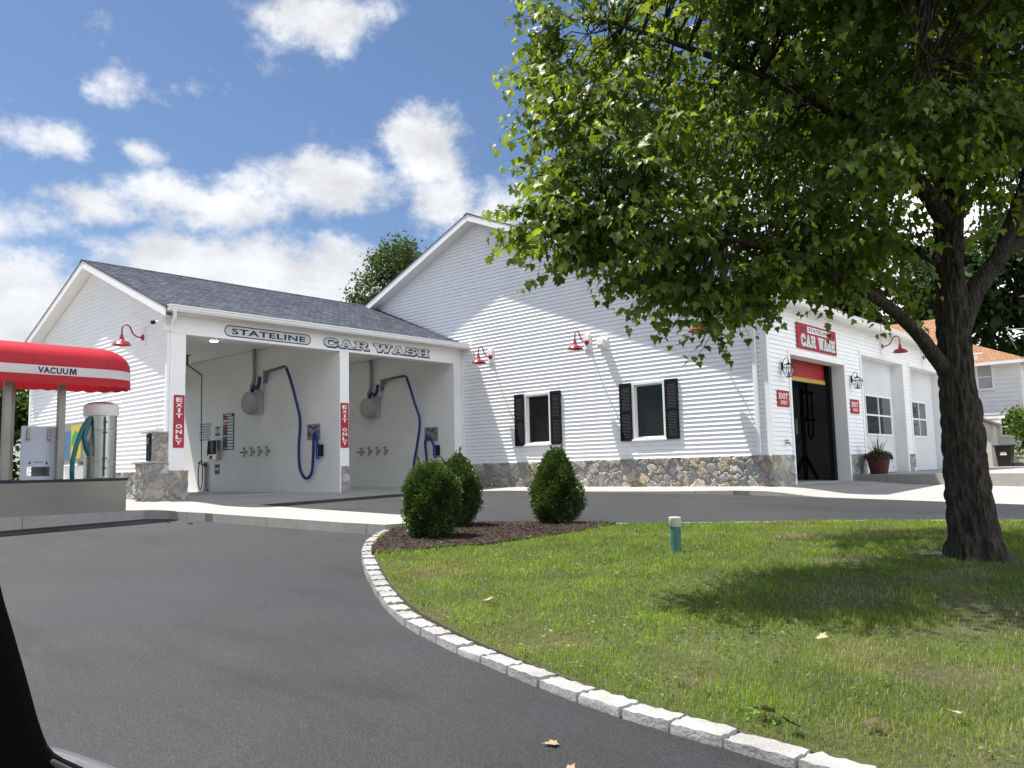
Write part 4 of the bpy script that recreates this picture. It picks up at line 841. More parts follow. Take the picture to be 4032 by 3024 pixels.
def skin(rows):
    n = len(rows[0]); V = [p for r in rows for p in r]; F = [(i*n+k, i*n+k+1, (i+1)*n+k+1, (i+1)*n+k) for i in range(len(rows)-1) for k in range(n-1)]; return MB().add(V, F)
def awn(name, col): return pmat(name, col, .45, spec=.35, var=(2.2, .06), var2=(60, .05), bump=(200, .1, .002), trans=.25)
AR, AW = awn('awning_red', (.50, .022, .035)), awn('awning_white', (.74, .73, .71))
rows = []
for a in np.linspace(0.02, math.pi/2, 14): rows.append(shell(math.sin(a)**.92, 2.40+.41*math.cos(a)**.9-.012*math.sin(a*2)))
rows[-1] = shell(1, 2.372)
obj('awning', skin(rows), AR, t, smooth=True)
obj('white_band', skin([shell(1.004, 2.375), shell(1.012, 2.30), shell(1.012, 2.224)]), AW, t, smooth=True)
r0 = shell(1.008, 2.228); r1 = []; L = 0; pr = None; r2 = []
for p in shell(1.015, 2.0):
    if pr is not None: L += math.dist(p, pr)
    pr = p; f = abs(math.sin(L*math.pi/.24)); r2.append((p[0]+.01*math.sin(L*26), p[1], 2.095-.03*f)); r1.append((p[0], p[1], 2.16))
obj('valance', skin([r0, r1, r2]), AR, t, smooth=True)
m = MB()
for y in (2.0, 3.5, 4.9, 5.85): m.tube([(ax-.53, y, 2.3), (ax+.53, y, 2.3)], .016, 6); m.tube([(ax+.55*math.cos(a), y, 2.36+.38*math.sin(a)) for a in np.linspace(0, math.pi, 12)], .014, 6)
obj('frame', m, GREYMET, t)
m = MB()
for y in (2.2, 3.45, 4.7, 5.86): m.tube([(ax+hw*math.sin(a)**.92*1.003, y, 2.403+.41*math.cos(a)**.9-.012*math.sin(a*2)) for a in np.linspace(.05, math.pi/2-.02, 12)], .005, 5)
obj('seam', m, pmat('seam_red', (.36, .016, .026), .6, var=(5, .1)), t)
lettering('lettering', 'VACUU', (ax+hw*1.012+.002, 4.75, 2.245), Y_, Z_, X_, .465, .105, NAVY, t, .035, .002, 1.1)
m = MB(); m.prism([(0, 0), (.026, 0), (.030, .066), (.052, 0), (.066, 0), (.088, .066), (.092, 0), (.118, 0), (.108, .105), (.078, .105), (.059, .042), (.040, .105), (.010, .105)], (ax+hw*1.012+.002, 5.235, 2.245), Y_, Z_, X_, .002); obj('lettering', m, NAVY, t)
t = thing('vacuum_canister', 'steel vacuum canister with a white domed lid and teal hose', 'vacuum', (-15.4, 6.0, .493))
c = (-15.4, 6.0, 0)
m = MB(); m.lathe([(.25, .494), (.262, .50), (.262, .78), (.266, .785), (.266, .80), (.262, .805), (.262, 1.33), (.266, 1.335), (.266, 1.35), (.262, 1.355), (.262, 1.6)], c, 40); obj('drum', m, STEEL, t, smooth=True)
m = MB(); m.lathe([(.285, 1.60), (.29, 1.62), (.29, 1.775), (.275, 1.80), (.20, 1.835), (.1, 1.852), (0, 1.857)], c, 40); obj('lid', m, pmat('lid_white', (.72, .70, .69), .4, var=(4, .06)), t, smooth=True)
m = MB(); m.lathe([(.0, 1.861), (.1, 1.857), (.2, 1.84), (.245, 1.822), (.25, 1.812)], c, 40); obj('lid_cap', m, RED, t, smooth=True)
a0 = math.radians(-8); px, py = c[0]+.262*math.cos(a0), c[1]+.262*math.sin(a0)
m = MB(); m.box(px-.02, px+.008, py-.015, py+.02, .52, 1.57)
for z in (.66, .83, 1.29, 1.47): m.box(px, px+.03, py-.03, py+.045, z, z+.022)
obj('latch_strip', m, DARKMET, t, bevel=.003)
TEAL = pmat('teal_hose', (.015, .115, .125), .42, var=(25, .15))
m = MB(); P = [(-15.26, 5.77, 1.56), (-15.24, 5.71, 1.5), (-15.17, 5.60, 1.35), (-15.06, 5.47, 1.05), (-15.01, 5.40, .80), (-15.02, 5.40, .62), (-15.06, 5.42, .50)]; S = []
for i in range(len(P)-1):
    for k in range(8): S.append(Vector(P[i]).lerp(Vector(P[i+1]), k/8))
S.append(Vector(P[-1])); m.tube(S, [.037+.003*(i % 2) for i in range(len(S))], 10)
m.tube([(-15.25, 5.74, 1.53), (-15.16, 5.63, 1.2), (-15.14, 5.66, 1.0), (-15.18, 5.72, .9)], [.05, .045, .035, .03], 10); obj('hose', m, TEAL, t, smooth=True)
t = thing('trash_bin', 'pale TRASH panel with two brackets and a slot on the vacuum island', 'trash bin', (-15.4, 4.98, .493))
tx = -15.33
m = MB(); W, H = .54, .90; y0 = 4.70
# panel with a real opening
P = [(0, 0), (W, 0), (W-.012, H), (.012, H)]; s0, s1, q0, q1 = .10, .46, .055, .215
m.box(tx-.02, tx, y0, y0+W, .494, .494+q0); m.box(tx-.02, tx, y0, y0+s0, .494+q0, .494+q1); m.box(tx-.02, tx, y0+s1, y0+W, .494+q0, .494+q1); m.box(tx-.02, tx, y0, y0+W, .494+q1, 1.395)
obj('panel', m, pmat('pale_panel', (.46, .49, .55), .45, var=(2, .06)), t)
m = MB(); m.box(tx-.42, tx-.40, y0+.3, y0+W, .494, 1.2); m.box(tx-.40, tx-.021, y0+W-.02, y0+W-.001, .494, 1.2); obj('side_panel', m, GREYMET, t)
m = MB()
for y in (y0+.10, y0+.42): m.box(tx+.001, tx+.035, y-.022, y+.022, 1.17, 1.36); m.box(tx+.001, tx+.05, y-.026, y+.026, 1.165, 1.19)
obj('bracket', m, GREYMET, t, bevel=.006)
lettering('lettering', 'TRASH', (tx+.001, y0+.20, .775), Y_, Z_, X_, .14, .026, NAVY, t, .02, .001)
m = MB()
for y in (y0+.14, y0+.40): m.prism([(-.008, .05), (-.008, .02), (-.022, .02), (0, -.012), (.022, .02), (.008, .02), (.008, .05)], (tx+.001, y, .755), Y_, Z_, X_, .0015)
obj('arrow', m, NAVY, t)
t = thing('vending_machine', 'wall vending cabinet with yellow, green and blue front, seen behind the teal hose', 'vending machine', (-21.540, 7.9, .5))
m = MB(); m.box(-22.260, -20.890, 7.72, 8.09, .90, 1.86); obj('case', m, pmat('vend_case', (.30, .30, .28), .5, metal=.4, var=(3, .1)), t, bevel=.015)
m = MB(); m.box(-21.570, -20.940, 7.708, 7.72, .98, 1.80); obj('yellow_front', m, pmat('vend_yellow', (.50, .44, .04), .4, var=(5, .1)), t)
m = MB(); m.box(-22.040, -21.580, 7.706, 7.72, .98, 1.66); obj('blue_stripe', m, PSKY, t)
m = MB(); m.prism([(0, 0), (.42, .12), (.5, .3), (.2, .38), (0, .2)], (-21.520, 7.7085, 1.28), X_, Z_, -Y_, .004); obj('green_shape', m, PGRN, t)
m = MB(); m.prism([(0, .0), (.9, .02), (1.1, .12), (.5, .06), (.1, .08)], (-22.140, 7.72, .83), X_, Z_, -Y_, .05); obj('chrome_shape', m, STEEL, t)
m = MB(); m.box(-22.290, -20.940, 7.80, 8.09, .46, .82); obj('white_box', m, SIGNWHITE, t, bevel=.01)
# stone pier with pay station
t = thing('pay_pier', 'stepped field stone pier holding a black pay station by the left column', 'pier', (-17.37, 7.85, 0))
core = pmat('mortar_core', (.30, .28, .26), .9, var=(6, .15), bump=(40, .5, .01))
PX = -17.185
m = MB(); m.box(-17.57, PX-.02, 7.62, 8.06, -.05, .77); m.box(-17.46, PX-.02, 7.77, 8.06, .77, 1.41); obj('core', m, core, t)
stone_panel('stone_face', (-17.60, 7.622, -.05), (1, 0, 0), (0, -1, 0), .42, .825, t, 31, size=.25)
stone_panel('stone_face', (PX-.021, 7.585, -.05), (0, 1, 0), (1, 0, 0), .50, .825, t, 32, size=.25)
stone_panel('stone_face', (PX-.021, 7.735, .775), (0, 1, 0), (1, 0, 0), .33, .635, t, 33, size=.22)
m = MB(); m.box(-17.66, -17.14, 7.52, 8.05, .776, .816); m.box(-17.60, -17.14, 7.66, 8.05, 1.411, 1.45); obj('cap_stone', m, pmat('cap_stone', (.36, .34, .31), .85, var=(5, .15), bump=(50, .5, .008)), t, bevel=.01)
m = MB(); m.box(-17.47, -17.20, 7.735, 7.77, .83, 1.40); m.box(-17.44, -17.23, 7.720, 7.735, 1.15, 1.36); m.box(-17.42, -17.28, 7.722, 7.735, .9, 1.05); obj('pay_station', m, BLACK, t, bevel=.006)
m = MB()
for k in range(4): m.box(-17.41+.05*(k % 2), -17.38+.05*(k % 2), 7.716, 7.721, 1.18+.035*k, 1.20+.035*k)
obj('button', m, SIGNWHITE, t)

# ------------------------------------------------------------------ lawn, mulch, stone kerbs
KO = [(-8.86, 7.14), (-8.24, 6.42), (-7.55, 5.78), (-6.69, 5.13), (-5.78, 4.51), (-5.05, 4.04), (-4.43, 3.70), (-3.94, 3.50), (-3.55, 3.37), (-3.0, 3.22), (-2.39, 3.07), (-1.98, 3.01), (-1.49, 2.97), (-1.02, 2.93), (-.45, 2.88), (.3, 2.84), (1.3, 2.83), (2.5, 2.9)]
KC = []
for i_, (x_, y_) in enumerate(KO):
    a_, b_ = KO[max(i_-1, 0)], KO[min(i_+1, len(KO)-1)]; l_ = math.hypot(b_[0]-a_[0], b_[1]-a_[1]); KC.append((x_-(b_[1]-a_[1])/l_*.068, y_+(b_[0]-a_[0])/l_*.068))
FK = [(-8.72, 8.02), (-8.3, 8.25), (-7.84, 8.48), (-6.85, 9.0), (-6.35, 9.24), (-5.14, 10.06), (-4.0, 10.86), (-3.05, 11.50), (-2.28, 11.98), (-1.2, 12.6), (.4, 13.4), (2.2, 14.1)]
def resample(P, step=.05):
    out = [];
    for i in range(len(P)-1):
        p0, p1, p2, p3 = [np.array(P[min(max(i+o, 0), len(P)-1)], float) for o in (-1, 0, 1, 2)]
        n = max(2, int(np.linalg.norm(p2-p1)/step))
        for k in range(n):
            u = k/n; out.append(.5*((2*p1)+(p2-p0)*u+(2*p0-5*p1+4*p2-p3)*u*u+(3*p1-p0-3*p2+p3)*u**3))
    out.append(np.array(P[-1], float)); return np.array(out)
kc, fk = resample(KC), resample(FK)
tk_ = np.gradient(kc, axis=0); tk_ /= np.linalg.norm(tk_, axis=1, keepdims=True); kin = kc+np.stack([-tk_[:, 1], tk_[:, 0]], 1)*.058
def lawn_z(x, y):
    d = x*FH[0]+y*FH[1]
    return g(x, y)+.026+.064*sstep(3.6, 7.2, d)+.05*np.exp(-((x+2.5)**2+(y-7.0)**2)/9.0)
lawn_poly = [tuple(p) for p in kin[::3]]+[(2.6, 2.9), (6.5, 5), (6.5, 15.5), (2.3, 14.0)]+[tuple(p) for p in fk[::-4]]+[(-8.75, 7.6)]
def shift_in(path, off):
    t_ = np.gradient(path, axis=0); t_ /= np.linalg.norm(t_, axis=1, keepdims=True); return path+np.stack([-t_[:, 1], t_[:, 0]], 1)*off
turf_poly = [tuple(p) for p in shift_in(kc, .066)[::3]]+[(2.6, 3.0), (6.5, 5), (6.5, 15.5), (2.3, 14.0)]+[tuple(p) for p in shift_in(fk, -.07)[::-4]]+[(-8.65, 7.6)]
SOIL = pmat('lawn_soil', (.060, .062, .026), .95, var=(.8, .35), var2=(25, .35), bump=(60, .8, .01))
poly_sheet('lawn', lawn_poly, lambda x, y: float(lawn_z(x, y)), SOIL, .5, .2)
MULCH = [(-8.60, 7.12), (-7.95, 6.42), (-7.30, 5.72), (-6.92, 5.42), (-6.70, 5.46), (-6.66, 5.75), (-6.62, 6.1), (-6.32, 6.45), (-6.3, 7.05), (-6.26, 7.68), (-6.3, 8.44), (-6.42, 9.08), (-6.95, 8.86), (-7.84, 8.38), (-8.25, 8.18), (-8.62, 7.95)]
poly_sheet('mulch_bed', MULCH, lambda x, y: float(lawn_z(x, y))+.025, pmat('mulch', (.045, .028, .022), .95, var=(3, .3), var2=(45, .5), bump=(60, 1.0, .02)), .3, .05)
GRAN = pmat('granite', (.31, .305, .296), .8, var=(3.5, .30), var2=(140, .34), bump=(60, .6, .008), spec=.3)
def kerb(name, label, path, wid, hgt, side, seed, step=(.24, .31), start=0.0):
    root = thing(name, label, 'kerb', (float(path[len(path)//2][0]), float(path[len(path)//2][1]), float(g(*path[len(path)//2]))))
    r = random.Random(seed); S = np.concatenate([[0], np.cumsum(np.linalg.norm(np.diff(path, axis=0), axis=1))]); s = start; cnt = 0
    while s < S[-1]-.2 and cnt < 96:
        L = r.uniform(*step); mid = s+L/2; a = np.array([np.interp(s, S, path[:, 0]), np.interp(s, S, path[:, 1])]); b = np.array([np.interp(s+L, S, path[:, 0]), np.interp(s+L, S, path[:, 1])])
        c = (a+b)/2; tt = (b-a)/np.linalg.norm(b-a); nn = np.array([-tt[1], tt[0]]); z0 = float(g(*c)); dd_ = c[0]*FH[0]+c[1]*FH[1]; w_ = wid*r.uniform(.96, 1.05); h_ = (.040+(hgt-.040)*float(sstep(4.0, 9.0, dd_)))*r.uniform(.9, 1.1); l_ = L*.5-r.uniform(.0, .0015)
        na, nb, ncz = 9, 6, 5; V = []; yaw = r.uniform(-.03, .03); ph = r.uniform(0, 9)
        # rounded block on a cube grid, only its six sides
        key = {}; F = []
        def vid(i, j, k):
            if (i, j, k) in key: return key[(i, j, k)]
            u, v, q = i/(na-1)*2-1, j/(nb-1)*2-1, k/(ncz-1)*2-1
            e = 16; nr = (abs(u)**e+abs(v)**e+abs(q)**e)**(1/e); mx = max(abs(u), abs(v), abs(q), 1e-6); f = mx/nr if nr > 0 else 1
            uu, vv, qq = u*f, v*f, q*f
            n1 = .016*math.sin(1.9*i+2.3*j+ph)+.012*math.sin(2.7*k+3.1*j+ph*2)+r.uniform(-.010, .010)
            P = np.array([uu*l_*(1+.5*n1), vv*w_/2*(1+2.2*n1), qq])
            x, y = P[0]*math.cos(yaw)-P[1]*math.sin(yaw), P[0]*math.sin(yaw)+P[1]*math.cos(yaw)
            p = c+tt*x+nn*y; z = z0-.06+(qq+1)/2*(h_+.06)+(n1*.22 if q > 0 else 0)
            key[(i, j, k)] = len(V); V.append((p[0], p[1], z)); return key[(i, j, k)]
        for i in range(na-1):
            for j in range(nb-1): F += [(vid(i, j, 0), vid(i, j+1, 0), vid(i+1, j+1, 0), vid(i+1, j, 0)), (vid(i, j, ncz-1), vid(i+1, j, ncz-1), vid(i+1, j+1, ncz-1), vid(i, j+1, ncz-1))]
            for k in range(ncz-1): F += [(vid(i, 0, k), vid(i+1, 0, k), vid(i+1, 0, k+1), vid(i, 0, k+1)), (vid(i, nb-1, k), vid(i, nb-1, k+1), vid(i+1, nb-1, k+1), vid(i+1, nb-1, k))]
        for j in range(nb-1):
            for k in range(ncz-1): F += [(vid(0, j, k), vid(0, j, k+1), vid(0, j+1, k+1), vid(0, j+1, k)), (vid(na-1, j, k), vid(na-1, j+1, k), vid(na-1, j+1, k+1), vid(na-1, j, k+1))]
        m = MB(); m.add(V, F); obj('kerb_block', m, GRAN, root, smooth=True); s += L; cnt += 1
    return root
kerb('stone_kerb', 'curved kerb of white granite blocks between the asphalt lot and the lawn', kc, .125, .078, 1, 3)
kerb('stone_kerb', 'straight kerb of white granite blocks along the far edge of the lawn', fk, .12, .095, 1, 4)

# ------------------------------------------------------------------ foliage helpers
def inside(P, poly):
    x, y = P[:, 0], P[:, 1]; c = np.zeros(len(P), bool); n = len(poly); j = n-1
    for i in range(n):
        xi, yi = poly[i]; xj, yj = poly[j]
        cond = ((yi > y) != (yj > y)) & (x < (xj-xi)*(y-yi)/(yj-yi+1e-12)+xi); c ^= cond; j = i
    return c
def noise2(x, y, s, seed):
    r = np.random.default_rng(seed); v = 0
    for k in range(6):
        a = r.uniform(0, 6.28); f = s*r.uniform(.6, 1.9); v = v+np.sin((x*math.cos(a)+y*math.sin(a))*f+r.uniform(0, 6.28))
    return v/6
def leaf_mat(name, trans, rough=.45, spec=.35, tc=(1.25, 1.35, .55)):
    return pmat(name, (1, 1, 1), rough, attr=True, spec=spec, trans=trans, transcol=tc, var2=(40, .12))
LEAF = leaf_mat('maple_leaf', .46, .42, .30, tc=(1.9, 1.75, .5)); GRASSM = leaf_mat('grass_blade', .4, .5, .3, (1.4, 1.45, .6)); SHRUBM = leaf_mat('box_leaf', .3, .38, .45, (1.5, 1.6, .5)); FARM = leaf_mat('far_leaf', .3, .6, .2)
def leaf_mesh(C, T, Nn, size, outline, fold, droop, cols, name, mat, parent):
    """C centres at the stalk, T leaf axis, Nn face normal (unit, orthogonalised here); outline (m,2) fan around a centre"""
    T = T/np.linalg.norm(T, axis=1, keepdims=True); Nn = Nn-T*np.sum(Nn*T, 1, keepdims=True); Nn /= np.linalg.norm(Nn, axis=1, keepdims=True)+1e-9; B = np.cross(T, Nn)
    o = np.array(outline, float); ctr = np.array([[0, .38]]); o = np.concatenate([ctr, o]); m = len(o); n = len(C)
    x = o[:, 0][None, :, None]*size[:, None, None]; y = o[:, 1][None, :, None]*size[:, None, None]
    zz = (np.abs(o[:, 0])[None]*fold[:, None]-droop[:, None]*o[:, 1][None]**2)[:, :, None]*size[:, None, None]
    V = C[:, None]+B[:, None]*x+T[:, None]*y+Nn[:, None]*zz
    k = np.arange(1, m); F = np.stack([np.zeros(m-1, int), k, np.roll(k, -1)], 1)
    F = (F[None]+(np.arange(n)*m)[:, None, None]).reshape(-1, 3)
    return npobj(name, V.reshape(-1, 3), F, mat, parent, np.repeat(cols, m, axis=0))
MAPLE = [(0, 0), (.17, .03), (.40, -.02), (.34, .14), (.55, .40), (.37, .40), (.36, .50), (.20, .50), (.22, .72), (.10, .78), (0, 1.02)]
MAPLE = MAPLE+[(-a, b) for a, b in MAPLE[-2:0:-1]]
OVAL = [(0, 0), (.24, .3), (.25, .6), (0, 1), (-.25, .6), (-.24, .3)]
CLUMP = [(0, 0), (.38, .12), (.30, .42), (.46, .66), (.14, .78), (0, 1.0), (-.22, .74), (-.42, .58), (-.27, .33), (-.36, .08)]
def unit(r, n):
    v = r.normal(size=(n, 3)); return v/np.linalg.norm(v, axis=1, keepdims=True)
# ------------------------------------------------------------------ grass, clover, mulch chips
def blades(n_try, seed):
    r = np.random.default_rng(seed); P = np.stack([r.uniform(-8.9, 6.4, n_try), r.uniform(2.7, 14.5, n_try)], 1)
    d = P[:, 0]*FH[0]+P[:, 1]*FH[1]; lat = P[:, 0]*math.cos(YAW)+P[:, 1]*math.sin(YAW)
    k = inside(P, turf_poly) & ~inside(P, MULCH) & (lat < .70*d+.8) & (lat > -.5*d)
    tr = np.hypot(P[:, 0]+1.96, P[:, 1]-8.02); k &= tr > .33
    dens = np.clip((4.4/np.maximum(d, 2.2))**1.35, 0, 1.6)/1.3
    bare = noise2(P[:, 0], P[:, 1], 1.6, 3)+.7*noise2(P[:, 0], P[:, 1], 4.5, 4); dens = dens*np.where(bare > .50, .45, 1)*np.where(tr < .55, .35, 1)
    k &= r.random(n_try) < dens; return P[k], d[k], r
P, d, r = blades(1700000, 21); n = len(P)
n1 = noise2(P[:, 0], P[:, 1], 1.3, 8); n2 = noise2(P[:, 0], P[:, 1], 4.0, 9); dry = np.clip(noise2(P[:, 0], P[:, 1], 1.6, 3)+.7*noise2(P[:, 0], P[:, 1], 4.5, 4)+.12*r.normal(size=n)+sum(.95*np.exp(-((P[:, 0]-bx)**2+(P[:, 1]-by)**2)/(2*bs*bs)) for bx, by, bs in ((-4.25, 3.78, .16), (-2.95, 3.72, .20), (-2.15, 3.55, .17), (-1.25, 3.42, .16), (-5.4, 4.9, .2), (-2.7, 9.6, .35), (-1.6, 4.4, .15))), -1, 1)
pat = noise2(P[:, 0], P[:, 1], 7.0, 14); h = r.uniform(.020, .058, n)*(1+.3*pat)*(.72+.025*d)*(1+.35*n2)*np.where(r.random(n) < .05, 1.5, 1); wd = (.0011+.00042*d)*r.uniform(.7, 1.3, n)
az = r.uniform(0, 2*math.pi, n); lean = r.uniform(.15, .95, n); z0 = lawn_z(P[:, 0], P[:, 1])-.004
dx, dy = np.cos(az), np.sin(az); b0 = np.stack([P[:, 0], P[:, 1], z0], 1); side = np.stack([-dy, dx, 0*dx], 1)*wd[:, None]*.5
mid = b0+np.stack([dx*h*lean*.35, dy*h*lean*.35, h*.62], 1); tip = b0+np.stack([dx*h*lean, dy*h*lean, h*(1.05-.4*lean)], 1)
V = np.stack([b0-side, b0+side, mid+side*.8, mid-side*.8, tip], 1).reshape(-1, 3); q = np.arange(n)[:, None]*5
F = np.concatenate([q+np.array([[0, 1, 2]]), q+np.array([[0, 2, 3]]), q+np.array([[3, 2, 4]])])
col = np.array([.110, .185, .017])*(1-.5*np.clip(n1+.3, 0, 1))[:, None]+np.array([.275, .345, .030])*(.5*np.clip(n1+.3, 0, 1))[:, None]
t_ = np.clip((dry-.34)*2.0, 0, .8)[:, None]*(r.random(n) < .6)[:, None]; col = col*(1-t_)+np.array([.30, .235, .12])*t_
st = (r.random(n) < .07)[:, None]; col = col*(1+.38*np.clip(pat+.5*noise2(P[:, 0], P[:, 1], 16, 15), -1, 1))[:, None]; col = np.where(st, np.array([.28, .23, .12]), col)*r.uniform(.7, 1.3, (n, 1))
gr = npobj('grass', V, F, GRASSM, None, np.repeat(col, 5, axis=0)); tag(gr, 'mown green grass with dry straw patches covering the lawn island', 'grass', kind='stuff')
# clover and broad weeds
r = np.random.default_rng(31); nc = 260; P = np.concatenate([np.stack([r.uniform(-8.5, 4.5, nc*3), r.uniform(2.8, 13, nc*3)], 1), np.stack([r.uniform(-3.2, .8, nc), r.uniform(2.9, 4.8, nc)], 1), np.stack([r.uniform(-7.2, -3.6, nc), r.uniform(3.6, 6.2, nc)], 1)])
d = P[:, 0]*FH[0]+P[:, 1]*FH[1]; lat = P[:, 0]*math.cos(YAW)+P[:, 1]*math.sin(YAW)
k = inside(P, turf_poly) & ~inside(P, MULCH) & (lat < .68*d+.3) & (np.hypot(P[:, 0]+1.96, P[:, 1]-8.02) > .6) & (noise2(P[:, 0], P[:, 1], 1.1, 44)+.3*r.normal(size=nc*5) > .05); P = P[k]
cnt = r.integers(4, 18, len(P)); Q = np.repeat(P, cnt, 0)+r.normal(size=(cnt.sum(), 2))*np.repeat(r.uniform(.03, .11, len(P)), cnt)[:, None]; Q = Q[inside(Q, turf_poly)]; n = len(Q)
C = np.stack([Q[:, 0], Q[:, 1], lawn_z(Q[:, 0], Q[:, 1])+r.uniform(.015, .06, n)], 1); a = r.uniform(0, 6.28, n); T = np.stack([np.cos(a), np.sin(a), r.uniform(-.3, .35, n)], 1); Nn = np.stack([r.normal(size=n)*.35, r.normal(size=n)*.35, np.ones(n)], 1)
cl = leaf_mesh(C, T, Nn, r.uniform(.012, .030, n), OVAL, np.full(n, .1), np.full(n, .15), np.array([.15, .25, .035])*r.uniform(.7, 1.3, (n, 1)), 'clover', GRASSM, None); tag(cl, 'pale green clover and broadleaf weeds scattered through the lawn', 'weeds', kind='stuff')
r = np.random.default_rng(41); n = 16000; P = np.stack([r.uniform(-8.7, -6.2, n), r.uniform(5.3, 9.2, n)], 1); P = P[inside(P, MULCH)]; n = len(P)
C = np.stack([P[:, 0], P[:, 1], lawn_z(P[:, 0], P[:, 1])+.028+r.uniform(0, .014, n)], 1); a = r.uniform(0, 6.28, n); T = np.stack([np.cos(a), np.sin(a), r.normal(size=n)*.35], 1); Nn = np.stack([r.normal(size=n)*.5, r.normal(size=n)*.5, np.ones(n)], 1)
mc = leaf_mesh(C, T, Nn, r.uniform(.014, .036, n), [(-.14, 0), (.14, 0), (.18, .5), (.10, 1), (-.12, 1), (-.16, .5)], np.full(n, .05), np.full(n, .05), np.array([.046, .029, .023])*r.uniform(.35, 1.8, (n, 1)), 'mulch_chips', pmat('bark_chip', (1, 1, 1), .9, attr=True, spec=.15, var2=(40, .1)), None)
tag(mc, 'dark brown bark mulch chips under the shrubs', 'mulch', kind='stuff')
# green pipe standing in the grass
px, py = -4.17, 6.85; pz = float(lawn_z(px, py))
t = thing('vent_pipe', 'weathered green pipe with a white cap standing in the lawn', 'pipe', (px, py, pz))
m = MB(); m.lathe([(.050, -.05), (.050, .27), (.045, .272)], (px, py, pz), 28); obj('pipe', m, pmat('green_pvc', (.055, .165, .125), .6, var=(9, .25), var2=(40, .2)), t, smooth=True)
m = MB(); m.lathe([(.054, .25), (.057, .254), (.057, .305), (.058, .308), (.058, .335), (.053, .340), (0, .342)], (px, py, pz), 28); obj('cap', m, pmat('cap_white', (.52, .51, .47), .5, var=(6, .08)), t, smooth=True)

# ------------------------------------------------------------------ shrubs
def at(px, py, dh):
    v = FWD+RGT*((px-2016)/3249.1)-UPV*((py-1512)/3249.1); return Vector((0, 0, CAMZ))+v*(dh/(v.x*FH[0]+v.y*FH[1]))
def shrub(label, x, y, prof, n, seed, tips=()):
    """prof: list of (height fraction, radius) of the clipped outline"""
    r = np.random.default_rng(seed); z0 = float(lawn_z(x, y)); t = thing('box_shrub', label, 'shrub', (x, y, z0), 'clipped box shrubs in the mulch bed')
    H = prof[-1][0]; hs = np.array([p[0] for p in prof]); rs = np.array([p[1] for p in prof])
    zz = r.uniform(.02, H, n*3); rr = np.interp(zz, hs, rs); kk = r.random(n*3) < rr/rs.max(); zz, rr = zz[kk][:n], rr[kk][:n]; n = len(zz)
    a = r.uniform(0, 2*math.pi, n); lump = 1+.10*np.sin(a*3+zz*9+seed)+.08*np.sin(a*5-zz*13)+.05*np.sin(a*9+zz*21)
    f = np.where(r.random(n) < .62, r.uniform(.84, 1.07, n), r.uniform(.25, .9, n)); R = rr*lump*f
    C = np.stack([x+R*np.cos(a), y+R*np.sin(a), z0+zz+.02*r.normal(size=n)], 1)
    for (tx, ty, tz, dx, dy, dz, ln) in tips:
        k = 60; u = r.random(k); S = np.stack([x+tx+dx*u*ln, y+ty+dy*u*ln, z0+tz+dz*u*ln], 1)+r.normal(size=(k, 3))*.014*(1.1-u)[:, None]; C = np.concatenate([C, S])
    n = len(C); out = C-np.array([x, y, z0+H*.4]); out /= np.linalg.norm(out, axis=1, keepdims=True)
    T = out*.7+unit(r, n)*.7+np.array([0, 0, .45]); Nn = unit(r, n)*.8+np.array([0, 0, .55])+out*.3
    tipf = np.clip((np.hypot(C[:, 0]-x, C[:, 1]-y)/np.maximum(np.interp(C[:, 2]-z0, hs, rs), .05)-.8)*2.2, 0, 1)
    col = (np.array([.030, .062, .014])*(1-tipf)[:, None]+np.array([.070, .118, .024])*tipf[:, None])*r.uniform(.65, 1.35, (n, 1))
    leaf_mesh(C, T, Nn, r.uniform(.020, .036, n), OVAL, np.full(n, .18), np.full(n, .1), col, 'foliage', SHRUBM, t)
    m = MB()
    for k in range(7):
        a = k*.9; m.tube([(x+.03*math.cos(a), y+.03*math.sin(a), z0-.03), (x+.10*math.cos(a), y+.10*math.sin(a), z0+.25), (x+.2*math.cos(a), y+.2*math.sin(a), z0+H*.6)], [.014, .010, .004], 6)
    obj('stem', m, pmat('shrub_stem', (.07, .05, .035), .9, var=(20, .3)), t)
shrub('large rounded box shrub at the front of the mulch bed', -7.36, 6.66, [(0, .15), (.10, .235), (.25, .295), (.5, .31), (.66, .285), (.78, .22), (.86, .10), (.88, .03)], 27000, 1, [(.0, -.18, .80, -.1, -.1, 1, .18)])
shrub('narrower box shrub with stray tips just behind the large rounded one', -8.04, 7.76, [(0, .12), (.12, .2), (.3, .26), (.55, .27), (.72, .22), (.88, .12), (.96, .03)], 19000, 2, [(.02, .02, .85, -.1, .15, 1, .22), (.20, .16, .52, .75, .65, .12, .26), (-.1, -.1, .80, -.5, -.3, .8, .18)])
shrub('upright cone shaped box shrub alone at the right of the bed', -7.20, 8.80, [(0, .17), (.10, .27), (.25, .335), (.42, .33), (.62, .25), (.8, .18), (.95, .11), (1.0, .03)], 27000, 3, [(-.05, 0, .93, -.2, 0, 1, .12), (.06, .04, .93, .2, .1, 1, .12), (-.2, -.16, .62, -.5, -.4, .9, .18)])

